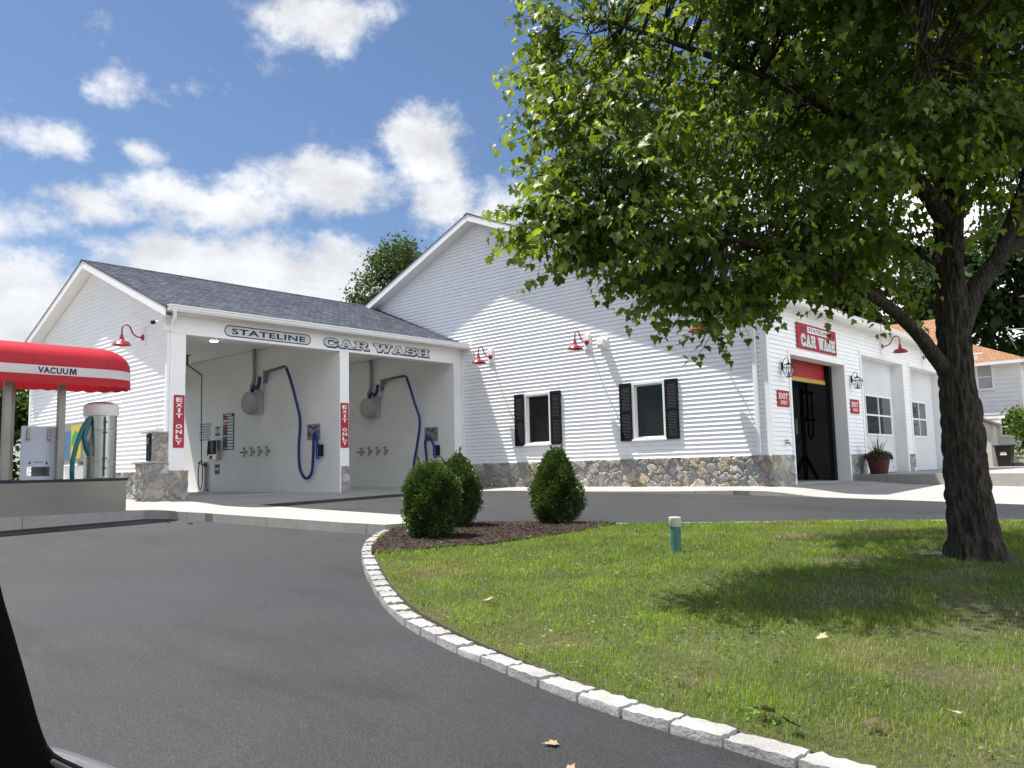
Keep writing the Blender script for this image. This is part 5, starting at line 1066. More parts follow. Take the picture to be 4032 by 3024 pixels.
# ------------------------------------------------------------------ maple
def bark_mat():
    ma = bpy.data.materials.new('maple_bark'); ma.use_nodes = True; nt = ma.node_tree; N = nt.nodes; L = nt.links; p = N['Principled BSDF']
    tc = N.new('ShaderNodeTexCoord'); mp = N.new('ShaderNodeMapping'); mp.inputs['Scale'].default_value = (1, 1, .28); L.new(tc.outputs['Object'], mp.inputs[0])
    n = N.new('ShaderNodeTexNoise'); n.inputs['Scale'].default_value = 32; n.inputs['Detail'].default_value = 7; n.inputs['Roughness'].default_value = .65; L.new(mp.outputs[0], n.inputs['Vector'])
    v = N.new('ShaderNodeTexVoronoi'); v.inputs['Scale'].default_value = 34; v.feature = 'DISTANCE_TO_EDGE'; L.new(mp.outputs[0], v.inputs['Vector'])
    n2 = N.new('ShaderNodeTexNoise'); n2.inputs['Scale'].default_value = 3; n2.inputs['Detail'].default_value = 4; L.new(tc.outputs['Object'], n2.inputs['Vector'])
    cr = N.new('ShaderNodeValToRGB'); cr.color_ramp.elements[0].position = .3; cr.color_ramp.elements[0].color = (.022, .018, .015, 1); cr.color_ramp.elements[1].position = .7; cr.color_ramp.elements[1].color = (.105, .090, .075, 1); L.new(n.outputs['Fac'], cr.inputs[0])
    mo = N.new('ShaderNodeValToRGB'); mo.color_ramp.elements[0].position = .52; mo.color_ramp.elements[0].color = (0, 0, 0, 1); mo.color_ramp.elements[1].position = .68; mo.color_ramp.elements[1].color = (.7, .7, .7, 1); L.new(n2.outputs['Fac'], mo.inputs[0])
    mx = N.new('ShaderNodeMix'); mx.data_type = 'RGBA'; L.new(mo.outputs[0], mx.inputs['Factor']); L.new(cr.outputs[0], mx.inputs['A']); mx.inputs['B'].default_value = (.060, .075, .058, 1); L.new(mx.outputs['Result'], p.inputs['Base Color'])
    p.inputs['Roughness'].default_value = .95; p.inputs['Specular IOR Level'].default_value = .15
    ad = N.new('ShaderNodeMath'); ad.operation = 'ADD'; L.new(n.outputs['Fac'], ad.inputs[0]); L.new(v.outputs['Distance'], ad.inputs[1])
    b = N.new('ShaderNodeBump'); b.inputs['Strength'].default_value = 1; b.inputs['Distance'].default_value = .035; L.new(ad.outputs[0], b.inputs['Height']); L.new(b.outputs[0], p.inputs['Normal']); return ma
BARK = bark_mat()
def spline(P, R, step):
    out, rad = [], []; P = [np.array(p, float) for p in P]
    for i in range(len(P)-1):
        p0, p1, p2, p3 = [P[min(max(i+o, 0), len(P)-1)] for o in (-1, 0, 1, 2)]; n = max(2, int(np.linalg.norm(p2-p1)/step))
        for k in range(n):
            u = k/n; out.append(.5*((2*p1)+(p2-p0)*u+(2*p0-5*p1+4*p2-p3)*u*u+(3*p1-p0-3*p2+p3)*u**3)); rad.append(R[i]+(R[i+1]-R[i])*u)
    out.append(P[-1]); rad.append(R[-1]); return np.array(out), np.array(rad)
def limb_arrays(P, R, n=28, step=.03, bark=.06, seed=0, flare=None):
    S, rad = spline(P, R, step); m = len(S); T = np.gradient(S, axis=0); T /= np.linalg.norm(T, axis=1, keepdims=True)
    rw = np.random.default_rng(int(seed*10)+5); WV = [(int(k_), f_, p_, .28) for k_, f_, p_ in zip(rw.integers(5, max(7, int(n*.42)), 16), rw.normal(size=16)*16, rw.uniform(0, 6.28, 16))]
    a = np.cross(T[0], [0, 1, .3]); a /= np.linalg.norm(a); rings = []
    th = np.linspace(0, 2*math.pi, n, endpoint=False)
    for i in range(m):
        a = a-T[i]*a.dot(T[i]); a /= np.linalg.norm(a); b = np.cross(T[i], a); L = i*step
        w = 1+.045*np.sin(th*2+L*1.3+seed)+.035*np.sin(th*3-L*2.1)
        for (kk, fl_, ph_, am_) in WV: w = w+bark*am_*np.sin(th*kk+L*fl_+ph_)
        if flare is not None: w = w+flare(L)*(.55+.45*np.sin(th*5+1.0))
        rings.append(S[i]+(a[None]*np.cos(th)[:, None]+b[None]*np.sin(th)[:, None])*(rad[i]*w)[:, None])
    V = np.concatenate(rings); i = np.arange(m-1)[:, None]*n; k = np.arange(n)[None]; F = np.stack([i+k, i+(k+1) % n, i+n+(k+1) % n, i+n+k], -1).reshape(-1, 4); return V, F
def merge(L):
    Vs, Fs, k = [], [], 0
    for V, F in L: Vs.append(V); Fs.append(F+k); k += len(V)
    return np.concatenate(Vs), np.concatenate(Fs)
D0 = 7.13
TP = [at(3852, 2260, D0), at(3844, 2150, D0), at(3820, 2000, D0), at(3788, 1720, D0), at(3764, 1450, D0), at(3752, 1250, D0), at(3742, 1050, D0), at(3738, 850, D0), at(3752, 500, D0), at(3765, 150, D0+.1), at(3760, -250, D0+.2), at(3740, -700, D0+.3)]
TR = [.205, .178, .164, .150, .136, .130, .108, .118, .095, .07, .05, .02]
tree = thing('maple_tree', 'large maple with dark trunk and spreading green crown on the lawn', 'tree', tuple(TP[1]))
V, F = limb_arrays(TP, TR, 72, .018, .085, 1, lambda L: .42*math.exp(-max(L-.10, 0)*5.5)); npobj('trunk', V, F, BARK, tree, smooth=True)
Vb, Fb = limb_arrays([at(3850, 1680, D0-.02), at(3846, 1630, D0-.01), at(3836, 1585, D0), at(3815, 1545, D0)], [.03, .055, .055, .02], 20, .02, .12, 5); npobj('burl', Vb, Fb, BARK, tree, smooth=True)
LIMBS = [([at(3770, 1330, D0), at(3822, 1180, D0+.02), at(3885, 1080, D0+.05), at(3965, 985, D0+.1), at(4080, 930, D0+.2), at(4350, 800, D0+.3), at(4700, 600, D0+.5)], [.095, .086, .077, .064, .048, .035, .013]),
         ([at(3900, 1075, D0+.05), at(3975, 900, D0), at(4040, 700, D0-.2), at(4150, 350, D0-.4), at(4300, 0, D0-.5)], [.06, .058, .045, .03, .012]),
         ([at(3750, 1480, D0), at(3690, 1415, D0-.05), at(3610, 1310, D0-.15), at(3500, 1210, D0-.35), at(3390, 1140, D0-.5), at(3200, 1040, D0-.7), at(2950, 960, D0-.85), at(2600, 880, D0-1.0), at(2250, 860, D0-1.0)], [.075, .067, .058, .051, .043, .033, .025, .016, .006]),
         ([at(3735, 1050, D0), at(3640, 995, D0+.25), at(3500, 960, D0+.6), at(3200, 820, D0+1.0), at(2850, 700, D0+1.1), at(2500, 600, D0+1.0)], [.07, .055, .045, .035, .022, .008]),
         ([at(3740, 900, D0), at(3600, 700, D0-.3), at(3350, 480, D0-.6), at(3000, 300, D0-.8), at(2600, 150, D0-.8), at(2300, 60, D0-.6)], [.08, .065, .05, .035, .02, .006]),
         ([at(3740, 800, D0), at(3620, 520, D0+.4), at(3420, 200, D0+.8), at(3150, -100, D0+1.0), at(2800, -350, D0+1.1)], [.08, .06, .045, .03, .01]),
         ([at(3750, 560, D0), at(3850, 300, D0-.4), at(4000, 0, D0-.8), at(4200, -400, D0-1)], [.06, .045, .03, .01]),
         ([at(3745, 700, D0), at(3780, 500, D0-.6), at(3700, 300, D0-1.3), at(3600, 150, D0-1.9)], [.055, .04, .025, .008]),
         ([at(3745, 640, D0), at(3760, 400, D0+.8), at(3900, 200, D0+1.6), at(3900, 0, D0+2.2)], [.055, .04, .025, .008])]
for i, (P, R) in enumerate(LIMBS): V, F = limb_arrays(P, R, 16, .05, .05, i*1.7); npobj('limb', V, F, BARK, tree, smooth=True)
# crown: shoots fill a handful of drooping sprays around the limbs; leaves hang in pairs along each shoot
def px_lobe(x, y, rx, ry, dh, rd): return (at(x, y, dh), rx*dh/3249, ry*dh/3249, rd)
LOBES = [(px_lobe(2170, 850, 130, 40, 6.0, .25), 16), (px_lobe(2150, 330, 80, 70, 6.3, .3), 14), (px_lobe(2160, 120, 70, 110, 6.5, .4), 18), (px_lobe(2300, 1000, 110, 40, 6.0, .25), 10), (px_lobe(2560, 520, 240, 200, 9.2, .7), 75), (px_lobe(2820, 480, 330, 240, 9.5, .8), 120), (px_lobe(3120, 450, 300, 240, 9.6, .8), 100), (px_lobe(2330, 170, 330, 250, 6.6, 1.0), 90), (px_lobe(2330, 480, 330, 190, 6.3, .9), 90), (px_lobe(2460, 700, 370, 190, 6.1, .9), 100), (px_lobe(2330, 890, 300, 95, 6.0, .6), 62), (px_lobe(2190, 800, 170, 60, 6.0, .35), 24),
         (px_lobe(2620, 980, 300, 150, 6.2, .8), 75), (px_lobe(2740, 1120, 220, 100, 6.3, .7), 52), (px_lobe(2790, 1250, 90, 85, 6.2, .25), 11), (px_lobe(2960, 1140, 170, 90, 6.4, .5), 30),
         (px_lobe(2850, 150, 480, 330, 6.8, 1.3), 140), (px_lobe(2900, 560, 480, 330, 6.6, 1.3), 150), (px_lobe(3080, 900, 450, 240, 6.6, 1.1), 135), (px_lobe(3220, 1050, 330, 95, 6.7, .7), 52), (px_lobe(3430, 1130, 150, 50, 6.9, .4), 12),
         (px_lobe(3350, 250, 480, 380, 6.8, 1.6), 200), (px_lobe(3420, 640, 430, 300, 6.9, 1.5), 150), (px_lobe(3450, 960, 230, 130, 7.4, .7), 45), (px_lobe(3860, 250, 420, 380, 6.9, 1.7), 180), (px_lobe(3930, 580, 330, 190, 6.8, 1.4), 85), (px_lobe(3990, 830, 170, 90, 7.6, .6), 16),
         (px_lobe(3800, 430, 330, 130, 5.5, .5), 40), (px_lobe(4010, 480, 200, 150, 5.6, .5), 30), (px_lobe(3420, 640, 200, 140, 5.6, .4), 22),
         (px_lobe(4300, 300, 420, 600, 6.9, 1.6), 170), (px_lobe(2950, -220, 380, 220, 6.8, 1.2), 45), (px_lobe(3450, -350, 520, 380, 7.0, 1.6), 300), (px_lobe(4000, -350, 520, 420, 7.0, 1.8), 300), (px_lobe(3650, -800, 500, 280, 7.0, 1.6), 190), (px_lobe(3550, -200, 520, 260, 5.3, .8), 170), (px_lobe(4100, -250, 420, 300, 5.4, .8), 110), (px_lobe(2980, -120, 420, 180, 5.6, .5), 70), (px_lobe(2850, -520, 480, 330, 6.0, .7), 170), (px_lobe(3300, -600, 480, 330, 5.7, .7), 170), (px_lobe(3250, -160, 480, 280, 8.6, 1.1), 190), (px_lobe(4000, -200, 480, 300, 8.6, 1.1), 170), (px_lobe(4650, 100, 330, 500, 7.1, 1.3), 90),
         (px_lobe(3300, 420, 500, 420, 8.3, .8), 130), (px_lobe(3250, 350, 420, 300, 9.2, .8), 90), (px_lobe(3850, 350, 420, 300, 9.3, .8), 100), (px_lobe(4250, 250, 380, 320, 8.8, .9), 70), (px_lobe(2800, 380, 420, 420, 7.9, .8), 70)]
r = np.random.default_rng(77); SP, SD, SL = [], [], []
for (c, rl, rz, rd), n in LOBES:
    n = int(n*1.12*(.68 if np.dot(np.array(c), [math.cos(YAW), math.sin(YAW), 0]) < 2.2 else .74)); u = unit(r, n)*(r.random((n, 1))**.42); lat = np.array([math.cos(YAW), math.sin(YAW), 0]); fw = np.array([FH[0], FH[1], 0]); up = np.array([0, 0, 1.0])
    ctr = np.array(c); SP.append(ctr+u[:, :1]*rl*lat+u[:, 1:2]*rd*fw+u[:, 2:]*rz*up)
    out = u[:, :1]*lat+u[:, 1:2]*fw+u[:, 2:]*up*.6-lat*.25; out = out/np.linalg.norm(out, axis=1, keepdims=True)+unit(r, n)*.45; out[:, 2] -= .05; SD.append(out/np.linalg.norm(out, axis=1, keepdims=True)); SL.append(r.uniform(.28, .72, n))
SP, SD, SL = np.concatenate(SP), np.concatenate(SD), np.concatenate(SL); SP = SP-SD*SL[:, None]*.6
C, T, Nn, Sz, Co = [], [], [], [], []; twig = []
for p, dvec, ln in zip(SP, SD, SL):
    nd = int(4+ln*7.5+r.integers(0, 2)); s1 = np.cross(dvec, [0, 0, 1.0]); s1 /= np.linalg.norm(s1)+1e-6; tone = r.uniform(.8, 1.2); pts = []
    for k in range(nd+1):
        u = k/nd; pts.append(p+dvec*ln*u+np.array([0, 0, -.16*ln*u*u*1.3]))
    twig.append(pts)
    for k in range(1, nd+1):
        for sgn in ((1, -1) if k < nd else (1, -1, 0)):
            pet = s1*sgn*r.uniform(.6, 1)+dvec*r.uniform(.2, .7)+np.array([0, 0, r.uniform(-.2, .35)]); pet /= np.linalg.norm(pet); pl = r.uniform(.03, .075)
            C.append(pts[k]+pet*pl); ax = pet*.65+np.array([0, 0, -r.uniform(.35, 1.1)])+r.normal(size=3)*.22; T.append(ax); Nn.append(np.array([0, 0, .8])+pet*.55+r.normal(size=3)*.42)
            Sz.append(r.uniform(.050, .094)*(.78 if k == nd else 1)); young = k >= nd-1
            Co.append((np.array([.180, .240, .040]) if young and r.random() < .55 else np.array([.090, .142, .030]))*tone*r.uniform(.8, 1.2))
C, T, Nn, Sz, Co = map(np.array, (C, T, Nn, Sz, Co)); n = len(C)
leaf_mesh(C, T, Nn, Sz, MAPLE, r.uniform(.05, .35, n), r.uniform(.05, .45, n), Co, 'crown', LEAF, tree)
def thin(paths, rad, n=4):
    Vs, Fs, k = [], [], 0; th = np.linspace(0, 2*math.pi, n, endpoint=False)
    for P in paths:
        P = np.array(P); m = len(P); T_ = np.gradient(P, axis=0); T_ /= np.linalg.norm(T_, axis=1, keepdims=True); a = np.cross(T_, [.31, .52, .79]); a /= np.linalg.norm(a, axis=1, keepdims=True); b = np.cross(T_, a)
        rr = np.linspace(rad, rad*.4, m)[:, None, None]; R = P[:, None]+(a[:, None]*np.cos(th)[None, :, None]+b[:, None]*np.sin(th)[None, :, None])*rr
        Vs.append(R.reshape(-1, 3)); i = np.arange(m-1)[:, None]*n; q = np.arange(n)[None]; Fs.append((np.stack([i+q, i+(q+1) % n, i+n+(q+1) % n, i+n+q], -1).reshape(-1, 4))+k); k += m*n
    return np.concatenate(Vs), np.concatenate(Fs)
# side branches: tie each shoot back towards the nearest limb point
LP = np.concatenate([spline(P, R, .12)[0] for P, R in LIMBS]+[spline(TP[5:], TR[5:], .12)[0]])
br = []
for p in SP[::4]:
    dd = np.linalg.norm(LP-p, axis=1); q = LP[np.argmin(dd+.25*(LP[:, 2] > p[2]+.1))]
    if np.linalg.norm(q-p) < 1.9: mid = (p+q)/2+np.array([0, 0, .06])+r.normal(size=3)*.05; br.append([q, q*.6+mid*.4+r.normal(size=3)*.02, mid, mid*.5+p*.5+r.normal(size=3)*.02, p])
V1, F1 = merge([thin(twig, .0042), thin(br, .010, 4)]); npobj('twigs', V1, F1, BARK, tree)
# ------------------------------------------------------------------ trees in the distance
def far_tree(name, label, base, H, R, nleaf, size, seed, col, z_lo=.25, lobes=16, group=None, cone=0.0):
    r = np.random.default_rng(seed); base = np.array(base, float); t = thing(name, label, 'tree', tuple(base), group)
    L = []
    for k in range(lobes):
        u = unit(r, 1)[0]; f = r.uniform(.35, .8); zc = z_lo+(1-z_lo)*(.5+.42*u[2]); w = R*(1-cone*max(zc-.45, 0)*1.5); L.append((base+np.array([u[0]*w*f, u[1]*w*f, H*zc]), R*r.uniform(.26, .46)))
    per = nleaf//lobes; C, O, K = [], [], []
    for c, rr in L:
        sub = unit(r, 22)*rr*r.uniform(.55, 1.0, (22, 1)); ids = r.integers(0, 22, per); p = c+sub[ids]+r.normal(size=(per, 3))*rr*.20; C.append(p); O.append(p-c); K.append(np.repeat(r.uniform(.75, 1.25, 22)[ids][:, None], 1, 1))
    C, O, K = np.concatenate(C), np.concatenate(O), np.concatenate(K); n = len(C); O = O/(np.linalg.norm(O, axis=1, keepdims=True)+1e-6)
    T = O*.4+unit(r, n)*.8+np.array([0, 0, -.3]); Nn = np.array([0, 0, .6])+O*.5+unit(r, n)*.6
    leaf_mesh(C, T, Nn, r.uniform(.7, 1.3, n)*size, CLUMP, r.uniform(0, .3, n), r.uniform(0, .3, n), np.array(col)*K*r.uniform(.8, 1.2, (n, 1)), 'crown', FARM, t)
    parts = [limb_arrays([base+np.array([0, 0, -.2]), base+np.array([.05, 0, H*.25]), base+np.array([.1*R*.3, .1, H*.55]), base+np.array([.2, .1, H*.85])], [H*.028, H*.022, H*.014, H*.004], 12, .3, .05, seed)]
    for c, rr in L[::2]: a = base+np.array([0, 0, H*r.uniform(.25, .5)]); parts.append(limb_arrays([a, (a+c)/2+np.array([0, 0, -.1]), c], [H*.011, H*.007, H*.003], 8, .3, .05, seed))
    V, F = merge(parts); npobj('trunk', V, F, BARK, t, smooth=True); return t
GN = [.06, .105, .024]; GD = [.038, .068, .020]
far_tree('deciduous_tree', 'dark leafy tree rising behind the garage roof left of its peak', (-36.6, 31.2, 0), 14.3, 3.1, 22000, .17, 51, [.065, .105, .038], .35, 18)
far_tree('hedge_tree', 'bushy green tree seen between the vacuum posts at the left edge', (-37.5, 9.8, 0), 4.9, 3.0, 12000, .22, 52, GN, .05, 18, 'bushy trees left of the wash bays')
far_tree('hedge_tree', 'bushy green tree partly behind the corner of the wash bay building', (-36.0, 13.6, 0), 4.6, 2.4, 7000, .22, 53, GN, .05, 14, 'bushy trees left of the wash bays')
gp = 'tall trees behind the neighbouring house'
far_tree('tall_tree', 'tall dark tree right behind the neighbouring house roof, at the right edge', (-10.5, 66, 0), 19, 6.0, 15000, .40, 54, GD, .15, 22, gp)
far_tree('tall_tree', 'tall dark tree behind the house, seen just right of the maple trunk', (-16.5, 62, 0), 16, 5.2, 12000, .40, 55, GD, .15, 20, gp)
far_tree('tall_tree', 'tall green tree behind the house, seen left of the maple trunk under its limb', (-24.0, 60, 0), 14.5, 5.5, 11000, .40, 56, GN, .15, 20, gp)
far_tree('tall_tree', 'lower green tree beside the house at the far right', (-3.5, 60, 0), 13.5, 4.8, 9000, .40, 57, GN, .1, 18, gp)
far_tree('roadside_tree', 'green tree across the road, mirrored in the garage door windows', (1.0, 51, 0), 10, 4.6, 6000, .40, 58, GN, .1, 16)

# ------------------------------------------------------------------ neighbouring house
hs = thing('neighbour_house', 'white clapboard house with orange shingle roof behind the trunk', 'house', (-10, 45, 0))
OLDW = pmat('old_clapboard', (.74, .75, .78), .55, var=(1.5, .06), var2=(14, .04))
W1, W2 = (-10.12, -9.37, 3.78, 5.03), (-9.27, -7.95, 1.5, 2.42)
m = MB(); siding(m, (-13, 45, 0), X_, -Y_, lambda z: 0, lambda z: 4.75, .3, 5.06, .206, .022, holes=[(W1[0]+13, W1[1]+13, W1[2], W1[3]), (W2[0]+13, W2[1]+13, W2[2], W2[3])]); siding(m, (-8.24, 45, 0), Y_, X_, lambda z: .0, lambda z: 6, .3, 5.06, .206, .022); obj('siding', m, OLDW, hs)
m = MB(); m.box(-13, -8.26, 45.12, 51, 0, 5.06); m.box(-18, -10.6, 46.6, 53.5, 0, 5.9); m.box(-8.36, -8.22, 44.975, 45.0, .3, 5.06); obj('wall', m, OLDW, hs)
m = MB(); m.box(-13, -8.2, 44.99, 45.1, 0, .3); obj('foundation', m, pmat('foundation', (.30, .29, .27), .9, var=(4, .15)), hs)
for i, (x0, x1, z0, z1) in enumerate((W1, W2)):
    m = MB(); c = .07; m.box(x0, x0+c, 44.95, 45.08, z0, z1); m.box(x1-c, x1, 44.95, 45.08, z0, z1); m.box(x0+c, x1-c, 44.95, 45.08, z1-c, z1); m.box(x0+c, x1-c, 44.95, 45.08, z0, z0+c); m.box(x0-.06, x1+.06, 44.90, 44.949, z0-.03, z0+.03); zm = (z0+z1)/2; m.box(x0+c, x1-c, 45.0, 45.06, zm-.025, zm+.025)
    f = obj('window', m, TRIM, hs); m = MB(); m.box(x0+c, x1-c, 45.062, 45.075, z0+c, z1-c); obj('pane', m, pmat('curtained_pane', (.40, .41, .40), .25, var=(3, .12)) if i == 0 else GLASS, f)
roof_slope('roof', (-12.5, 44.62, 5.09), (-7.85, 44.62, 5.09), (-10.9, 48, 6.45), (-12.5, 48, 6.45), ORANGE, hs, .2)
roof_slope('roof', (-7.85, 44.62, 5.09), (-7.85, 51, 5.09), (-10.88, 48.02, 6.45), (-10.9, 48.0, 6.45), ORANGE, hs, .2)
roof_slope('roof', (-19.5, 46.1, 5.75), (-10.75, 46.1, 5.75), (-11.75, 50.2, 8.35), (-19.5, 50.2, 8.35), ORANGE, hs, .2)
m = MB(); m.box(-12.5, -7.87, 44.60, 44.64, 4.94, 5.085); m.box(-7.88, -7.84, 44.64, 51, 4.94, 5.085); m.box(-12.5, -7.9, 44.64, 45, 4.98, 5.0); m.box(-19.5, -10, 46.07, 46.11, 5.6, 5.745); obj('fascia', m, TRIM, hs)
m = MB(); m.box(-10.3, -9.40, 43.6, 44.97, 0, 2.10); m.prism([(0, 0), (.9, 0), (0, .42)], (-10.3, 43.62, 2.1), X_, Z_, Y_, 1.34); ent = obj('entry_shed', m, pmat('old_white', (.62, .61, .57), .7, var=(2, .12), var2=(12, .06)), hs)
roof_slope('shed_roof', (-9.18, 43.4, 2.06), (-9.18, 44.97, 2.06), (-10.4, 44.97, 2.66), (-10.4, 43.4, 2.66), BROWN, ent, .13)
m = MB()
for k in range(4): m.box(-9.2, -7.0, 44.5, 44.53, .25+.22*k, .42+.22*k)
for x in (-9.15, -8.1, -7.05): m.box(x-.04, x+.04, 44.53, 44.6, 0, 1.15)
fe = obj('slat_fence', m, pmat('fence_paint', (.55, .55, .50), .7, var=(3, .15)), None); tag(fe, 'weathered white slat fence behind the black wheelie bin', 'fence')
# wheelie bin
t = thing('wheelie_bin', 'black wheeled rubbish bin with white lettering beside the house shed', 'bin', (-8.62, 42.3, 0)); BK = pmat('bin_black', (.018, .019, .022), .5, var=(3, .15))
m = MB(); a = [(-.31, -.30), (.31, -.30), (.31, .30), (-.31, .30)]
m.add([(-8.62+x*.78, 42.3+y*.78, .04) for x, y in a]+[(-8.62+x*1.1, 42.3+y*1.1, .98) for x, y in a], [(3, 2, 1, 0), (0, 1, 5, 4), (1, 2, 6, 5), (2, 3, 7, 6), (3, 0, 4, 7), (4, 5, 6, 7)]); obj('body', m, BK, t, bevel=.02)
m = MB(); m.box(-9.0, -8.24, 41.93, 42.68, .985, 1.05); m.tube([(-8.95, 42.7, 1.0), (-8.29, 42.7, 1.0)], .025, 8); obj('lid', m, BK, t, bevel=.02)
for x in (-8.9, -8.34): m = MB(); m.lathe([(0, -.03), (.11, -.03), (.11, .03), (0, .03)], (x, 42.55, .11), 18, axis='x'); obj('wheel', m, DARKMET, t)
m = MB(); m.box(-8.72, -8.50, 41.985, 41.992, .70, .735); m.box(-8.74, -8.48, 41.981, 41.988, .60, .68); obj('print', m, SIGNWHITE, t)
# young tree by the house window
far_tree('young_tree', 'small bright green tree in front of the house window at the right edge', (-7.9, 43.2, 0), 2.75, .95, 3600, .12, 61, [.10, .16, .03], .3, 12)
w_ = [Vector((-7.7, 40, 5.93)).lerp(Vector((1.0, 38, 5.4)), u)+Vector((0, 0, -.5*u*(1-u))) for u in np.linspace(0, 1, 16)]
w_ = [Vector((-8.3, 44.9, 5.6)).lerp(w_[0], u) for u in (0, .5)]+w_
m = MB(); m.tube(w_, .018, 6); o = obj('overhead_wire', m, GREYMET); tag(o, 'thin grey service wire crossing the dark trees above the house', 'wire')

# ------------------------------------------------------------------ potted plant by the garage
t = thing('potted_plant', 'dark red planter with spiky and trailing plants on the raised walk', 'planter', (-7.33, 22.0, .15))
POT = pmat('pot_red', (.075, .018, .016), .5, var=(4, .15))
m = MB(); m.lathe([(.0, .001), (.20, .001), (.205, .02), (.285, .40), (.30, .405), (.305, .45), (.285, .455), (.27, .42), (0, .41)], (-7.33, 22.0, .15), 32); obj('pot', m, POT, t, smooth=True)
r = np.random.default_rng(91); m = MB()
for k in range(34):
    a = r.uniform(0, 6.28); tl = r.uniform(.05, 1.0); ln = r.uniform(.35, .68); d = Vector((math.cos(a)*tl, math.sin(a)*tl, 1)).normalized(); s = d.cross(Z_).normalized()*.012; b = Vector((-7.33, 22.0, .57)); md = b+d*ln*.55; tp = b+d*ln+Vector((0, 0, -.12*tl))
    m.add([b-s*.6, b+s*.6, md+s, md-s, tp], [(0, 1, 2, 3), (3, 2, 4)])
obj('spiky_leaves', m, pmat('spike_green', (.075, .11, .05), .5, var=(6, .2)), t)
n = 1500; a = r.uniform(0, 6.28, n); rr = .33*np.sqrt(r.random(n)); zz = .60+.10*(1-(rr/.33)**2)+r.normal(size=n)*.035-.16*np.clip(rr-.27, 0, 1)*8*r.random(n)
C = np.stack([-7.33+rr*np.cos(a), 22.0+rr*np.sin(a), zz], 1); T = unit(r, n)+np.stack([np.cos(a), np.sin(a), 0*a-.3], 1); Nn = unit(r, n)*.6+np.array([0, 0, .8])
co = np.where((r.random(n) < .25)[:, None], np.array([.10, .025, .05]), np.array([.03, .055, .018]))*r.uniform(.7, 1.3, (n, 1))
leaf_mesh(C, T, Nn, r.uniform(.03, .06, n), OVAL, np.full(n, .1), np.full(n, .2), co, 'trailing_foliage', SHRUBM, t)
# ------------------------------------------------------------------ fallen leaves
def fallen(label, x, y, lawn, size, col, seed):
    r = np.random.default_rng(seed); z = float(lawn_z(x, y))+.045 if lawn else float(g(x, y))+.006
    C = np.array([[x, y, z]]); a = r.uniform(0, 6.28); T = np.array([[math.cos(a), math.sin(a), .03]]); Nn = np.array([[r.normal()*.25, r.normal()*.25, 1.0]])
    o = leaf_mesh(C, T, Nn, np.array([size*.78]), MAPLE, np.array([.16]), np.array([-.06]), np.array([col]), 'fallen_leaf', DRYL, None); tag(o, label, 'leaf', 'dry leaves lying about')
DRYL = pmat('dry_leaf', (1, 1, 1), .7, attr=True, spec=.2, var2=(60, .15))
TAN, BRN, PALE = (.33, .235, .15), (.09, .068, .045), (.34, .28, .20)
for i, (lb, x, y, lw, s, c) in enumerate((('curled tan leaf on the asphalt close to the near kerb', -2.17, 2.62, False, .085, TAN), ('flat tan leaf on the asphalt, the nearest one below the kerb', -1.98, 2.42, False, .095, TAN),
        ('pale dry leaf on the lawn near the kerb bend', -4.02, 4.15, True, .10, PALE), ('dark curled leaf by the kerb bend on the lawn', -4.45, 3.95, True, .09, BRN), ('large pale leaf lying in the near lawn above the straight kerb', -1.56, 3.28, True, .14, TAN), ('dark leaf beside the large pale leaf in the near lawn', -1.48, 3.20, True, .12, BRN),
        ('pale curled leaf at the far right of the near lawn', -1.02, 3.72, True, .085, PALE), ('dark upright leaf in the near right lawn', -1.22, 3.38, True, .09, BRN), ('tan leaf just below the edge of the maple shadow', -1.89, 4.53, True, .09, PALE), ('small dark leaf in the middle of the lawn', -1.95, 4.07, True, .06, BRN),
        ('small dark leaf on the lawn left of the green pipe foot', -4.3, 5.98, True, .07, BRN), ('white dry leaf in the shade at the foot of the maple', -1.45, 8.15, True, .09, PALE), ('pale leaves scrap at the bottom right corner of the lawn', -.95, 3.05, True, .09, PALE),
        ('pale leaf on the asphalt below the bay walk', -13.0, 6.55, False, .16, TAN), ('small pale leaf on the asphalt beside the walk corner', -13.6, 6.4, False, .10, PALE), ('pale flake on the lane behind the round shrubs', -10.0, 10.8, False, .10, PALE), ('small pale flake on the lane left of the cone shrub', -9.6, 11.4, False, .08, PALE), ('pale flake on the lane right of the cone shrub', -6.3, 11.6, False, .08, PALE))):
    fallen(lb, x, y, lw, s, c, 200+i)

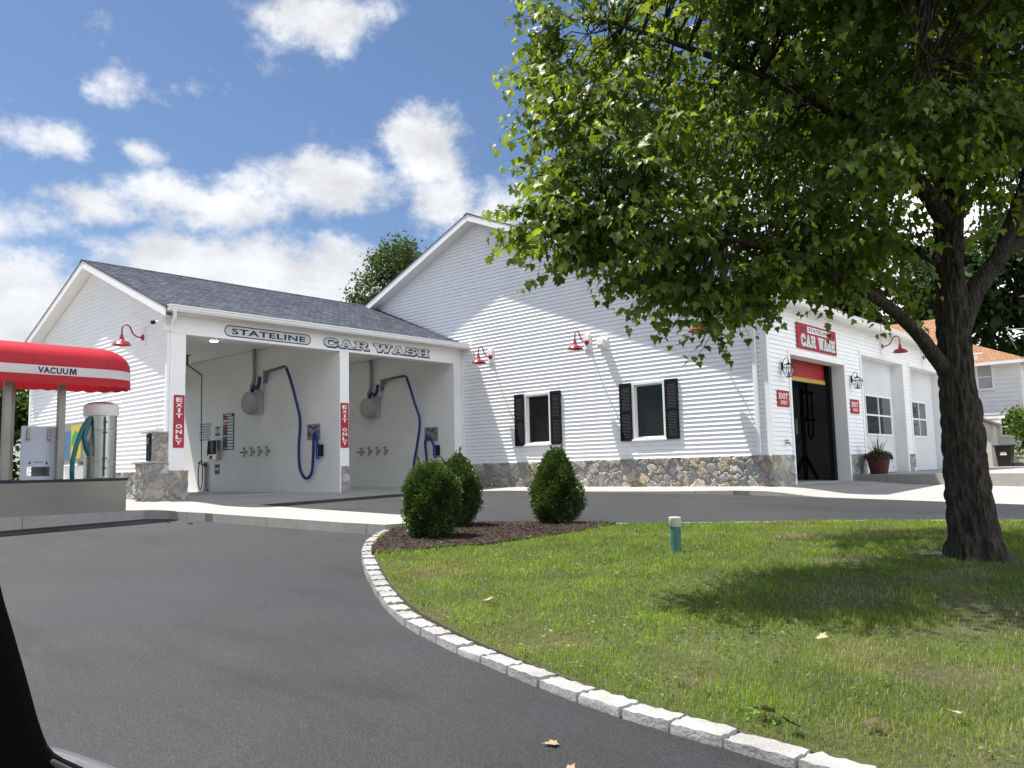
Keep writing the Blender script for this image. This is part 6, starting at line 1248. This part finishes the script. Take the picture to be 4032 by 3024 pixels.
# ------------------------------------------------------------------ the car the picture is taken from: its window frame and fender
t = thing('car', 'dark window frame and pale grey body of the car at the lower left corner', 'car', tuple(at(-150, 2900, .6)))
RUB = pmat('rubber_black', (.003, .003, .0035), .85, spec=.08, var=(10, .15)); PAINT = pmat('car_paint', (.26, .265, .29), .3, metal=.3, coat=.6, var=(3, .03))
inn = [(-60, 2080), (-12, 2240), (20, 2370), (55, 2485), (105, 2660), (150, 2825), (172, 2890), (190, 2932), (216, 2962), (252, 2984), (300, 3006), (360, 3034), (460, 3085), (640, 3180)]
outr = [(400, 3330), (150, 3230), (20, 3130), (-80, 2980), (-150, 2800), (-220, 2500), (-330, 2150)]
def ring(pts, d): return [at(x, y, d) for x, y in pts]
A_ = ring(inn+outr, .60); B_ = ring([(x-20, y+14) for x, y in inn]+outr, .66); n = len(A_); m = MB()
m.add(A_+B_, [tuple(range(n)), tuple(range(2*n-1, n-1, -1))]+[(i, n+i, n+(i+1) % n, (i+1) % n) for i in range(n)]); obj('window_frame', m, RUB, t, bevel=.008)
tp = [(120, 2925), (190, 2938), (250, 2951), (310, 2968), (380, 2993), (440, 3015), (500, 3040), (560, 3085)]
rows = [[at(x, y, .98) for x, y in tp], [at(x, y+16, .93) for x, y in tp], [at(x, y+60, .885) for x, y in tp], [at(x, y+180, .86) for x, y in tp], [at(x, y+420, .86) for x, y in tp]]
back = [[p+Vector((FH[0], FH[1], 0))*.05+Vector((0, 0, -.045)) for p in rows[0]], [p+Vector((FH[0], FH[1], 0))*.10+Vector((0, 0, -.14)) for p in rows[0]], [p+Vector((FH[0], FH[1], 0))*.12+Vector((0, 0, -.42)) for p in rows[0]]]
rows = back[::-1]+rows; k = len(tp); m = MB(); m.add([p for r_ in rows for p in r_], [(i*k+j, i*k+j+1, (i+1)*k+j+1, (i+1)*k+j) for i in range(len(rows)-1) for j in range(k-1)]); obj('body', m, PAINT, t, smooth=True)
sl = [(205, 2985), (260, 3012), (330, 3045), (430, 3095), (420, 3130), (320, 3080), (240, 3040), (195, 3005)]
A_ = ring(sl, .55); B_ = ring(sl, .57); n = len(sl); m = MB(); m.add(A_+B_, [tuple(range(n)), tuple(range(2*n-1, n-1, -1))]+[(i, n+i, n+(i+1) % n, (i+1) % n) for i in range(n)]); obj('sill_trim', m, pmat('sill_grey', (.08, .075, .06), .6, var=(10, .2)), t, bevel=.004)
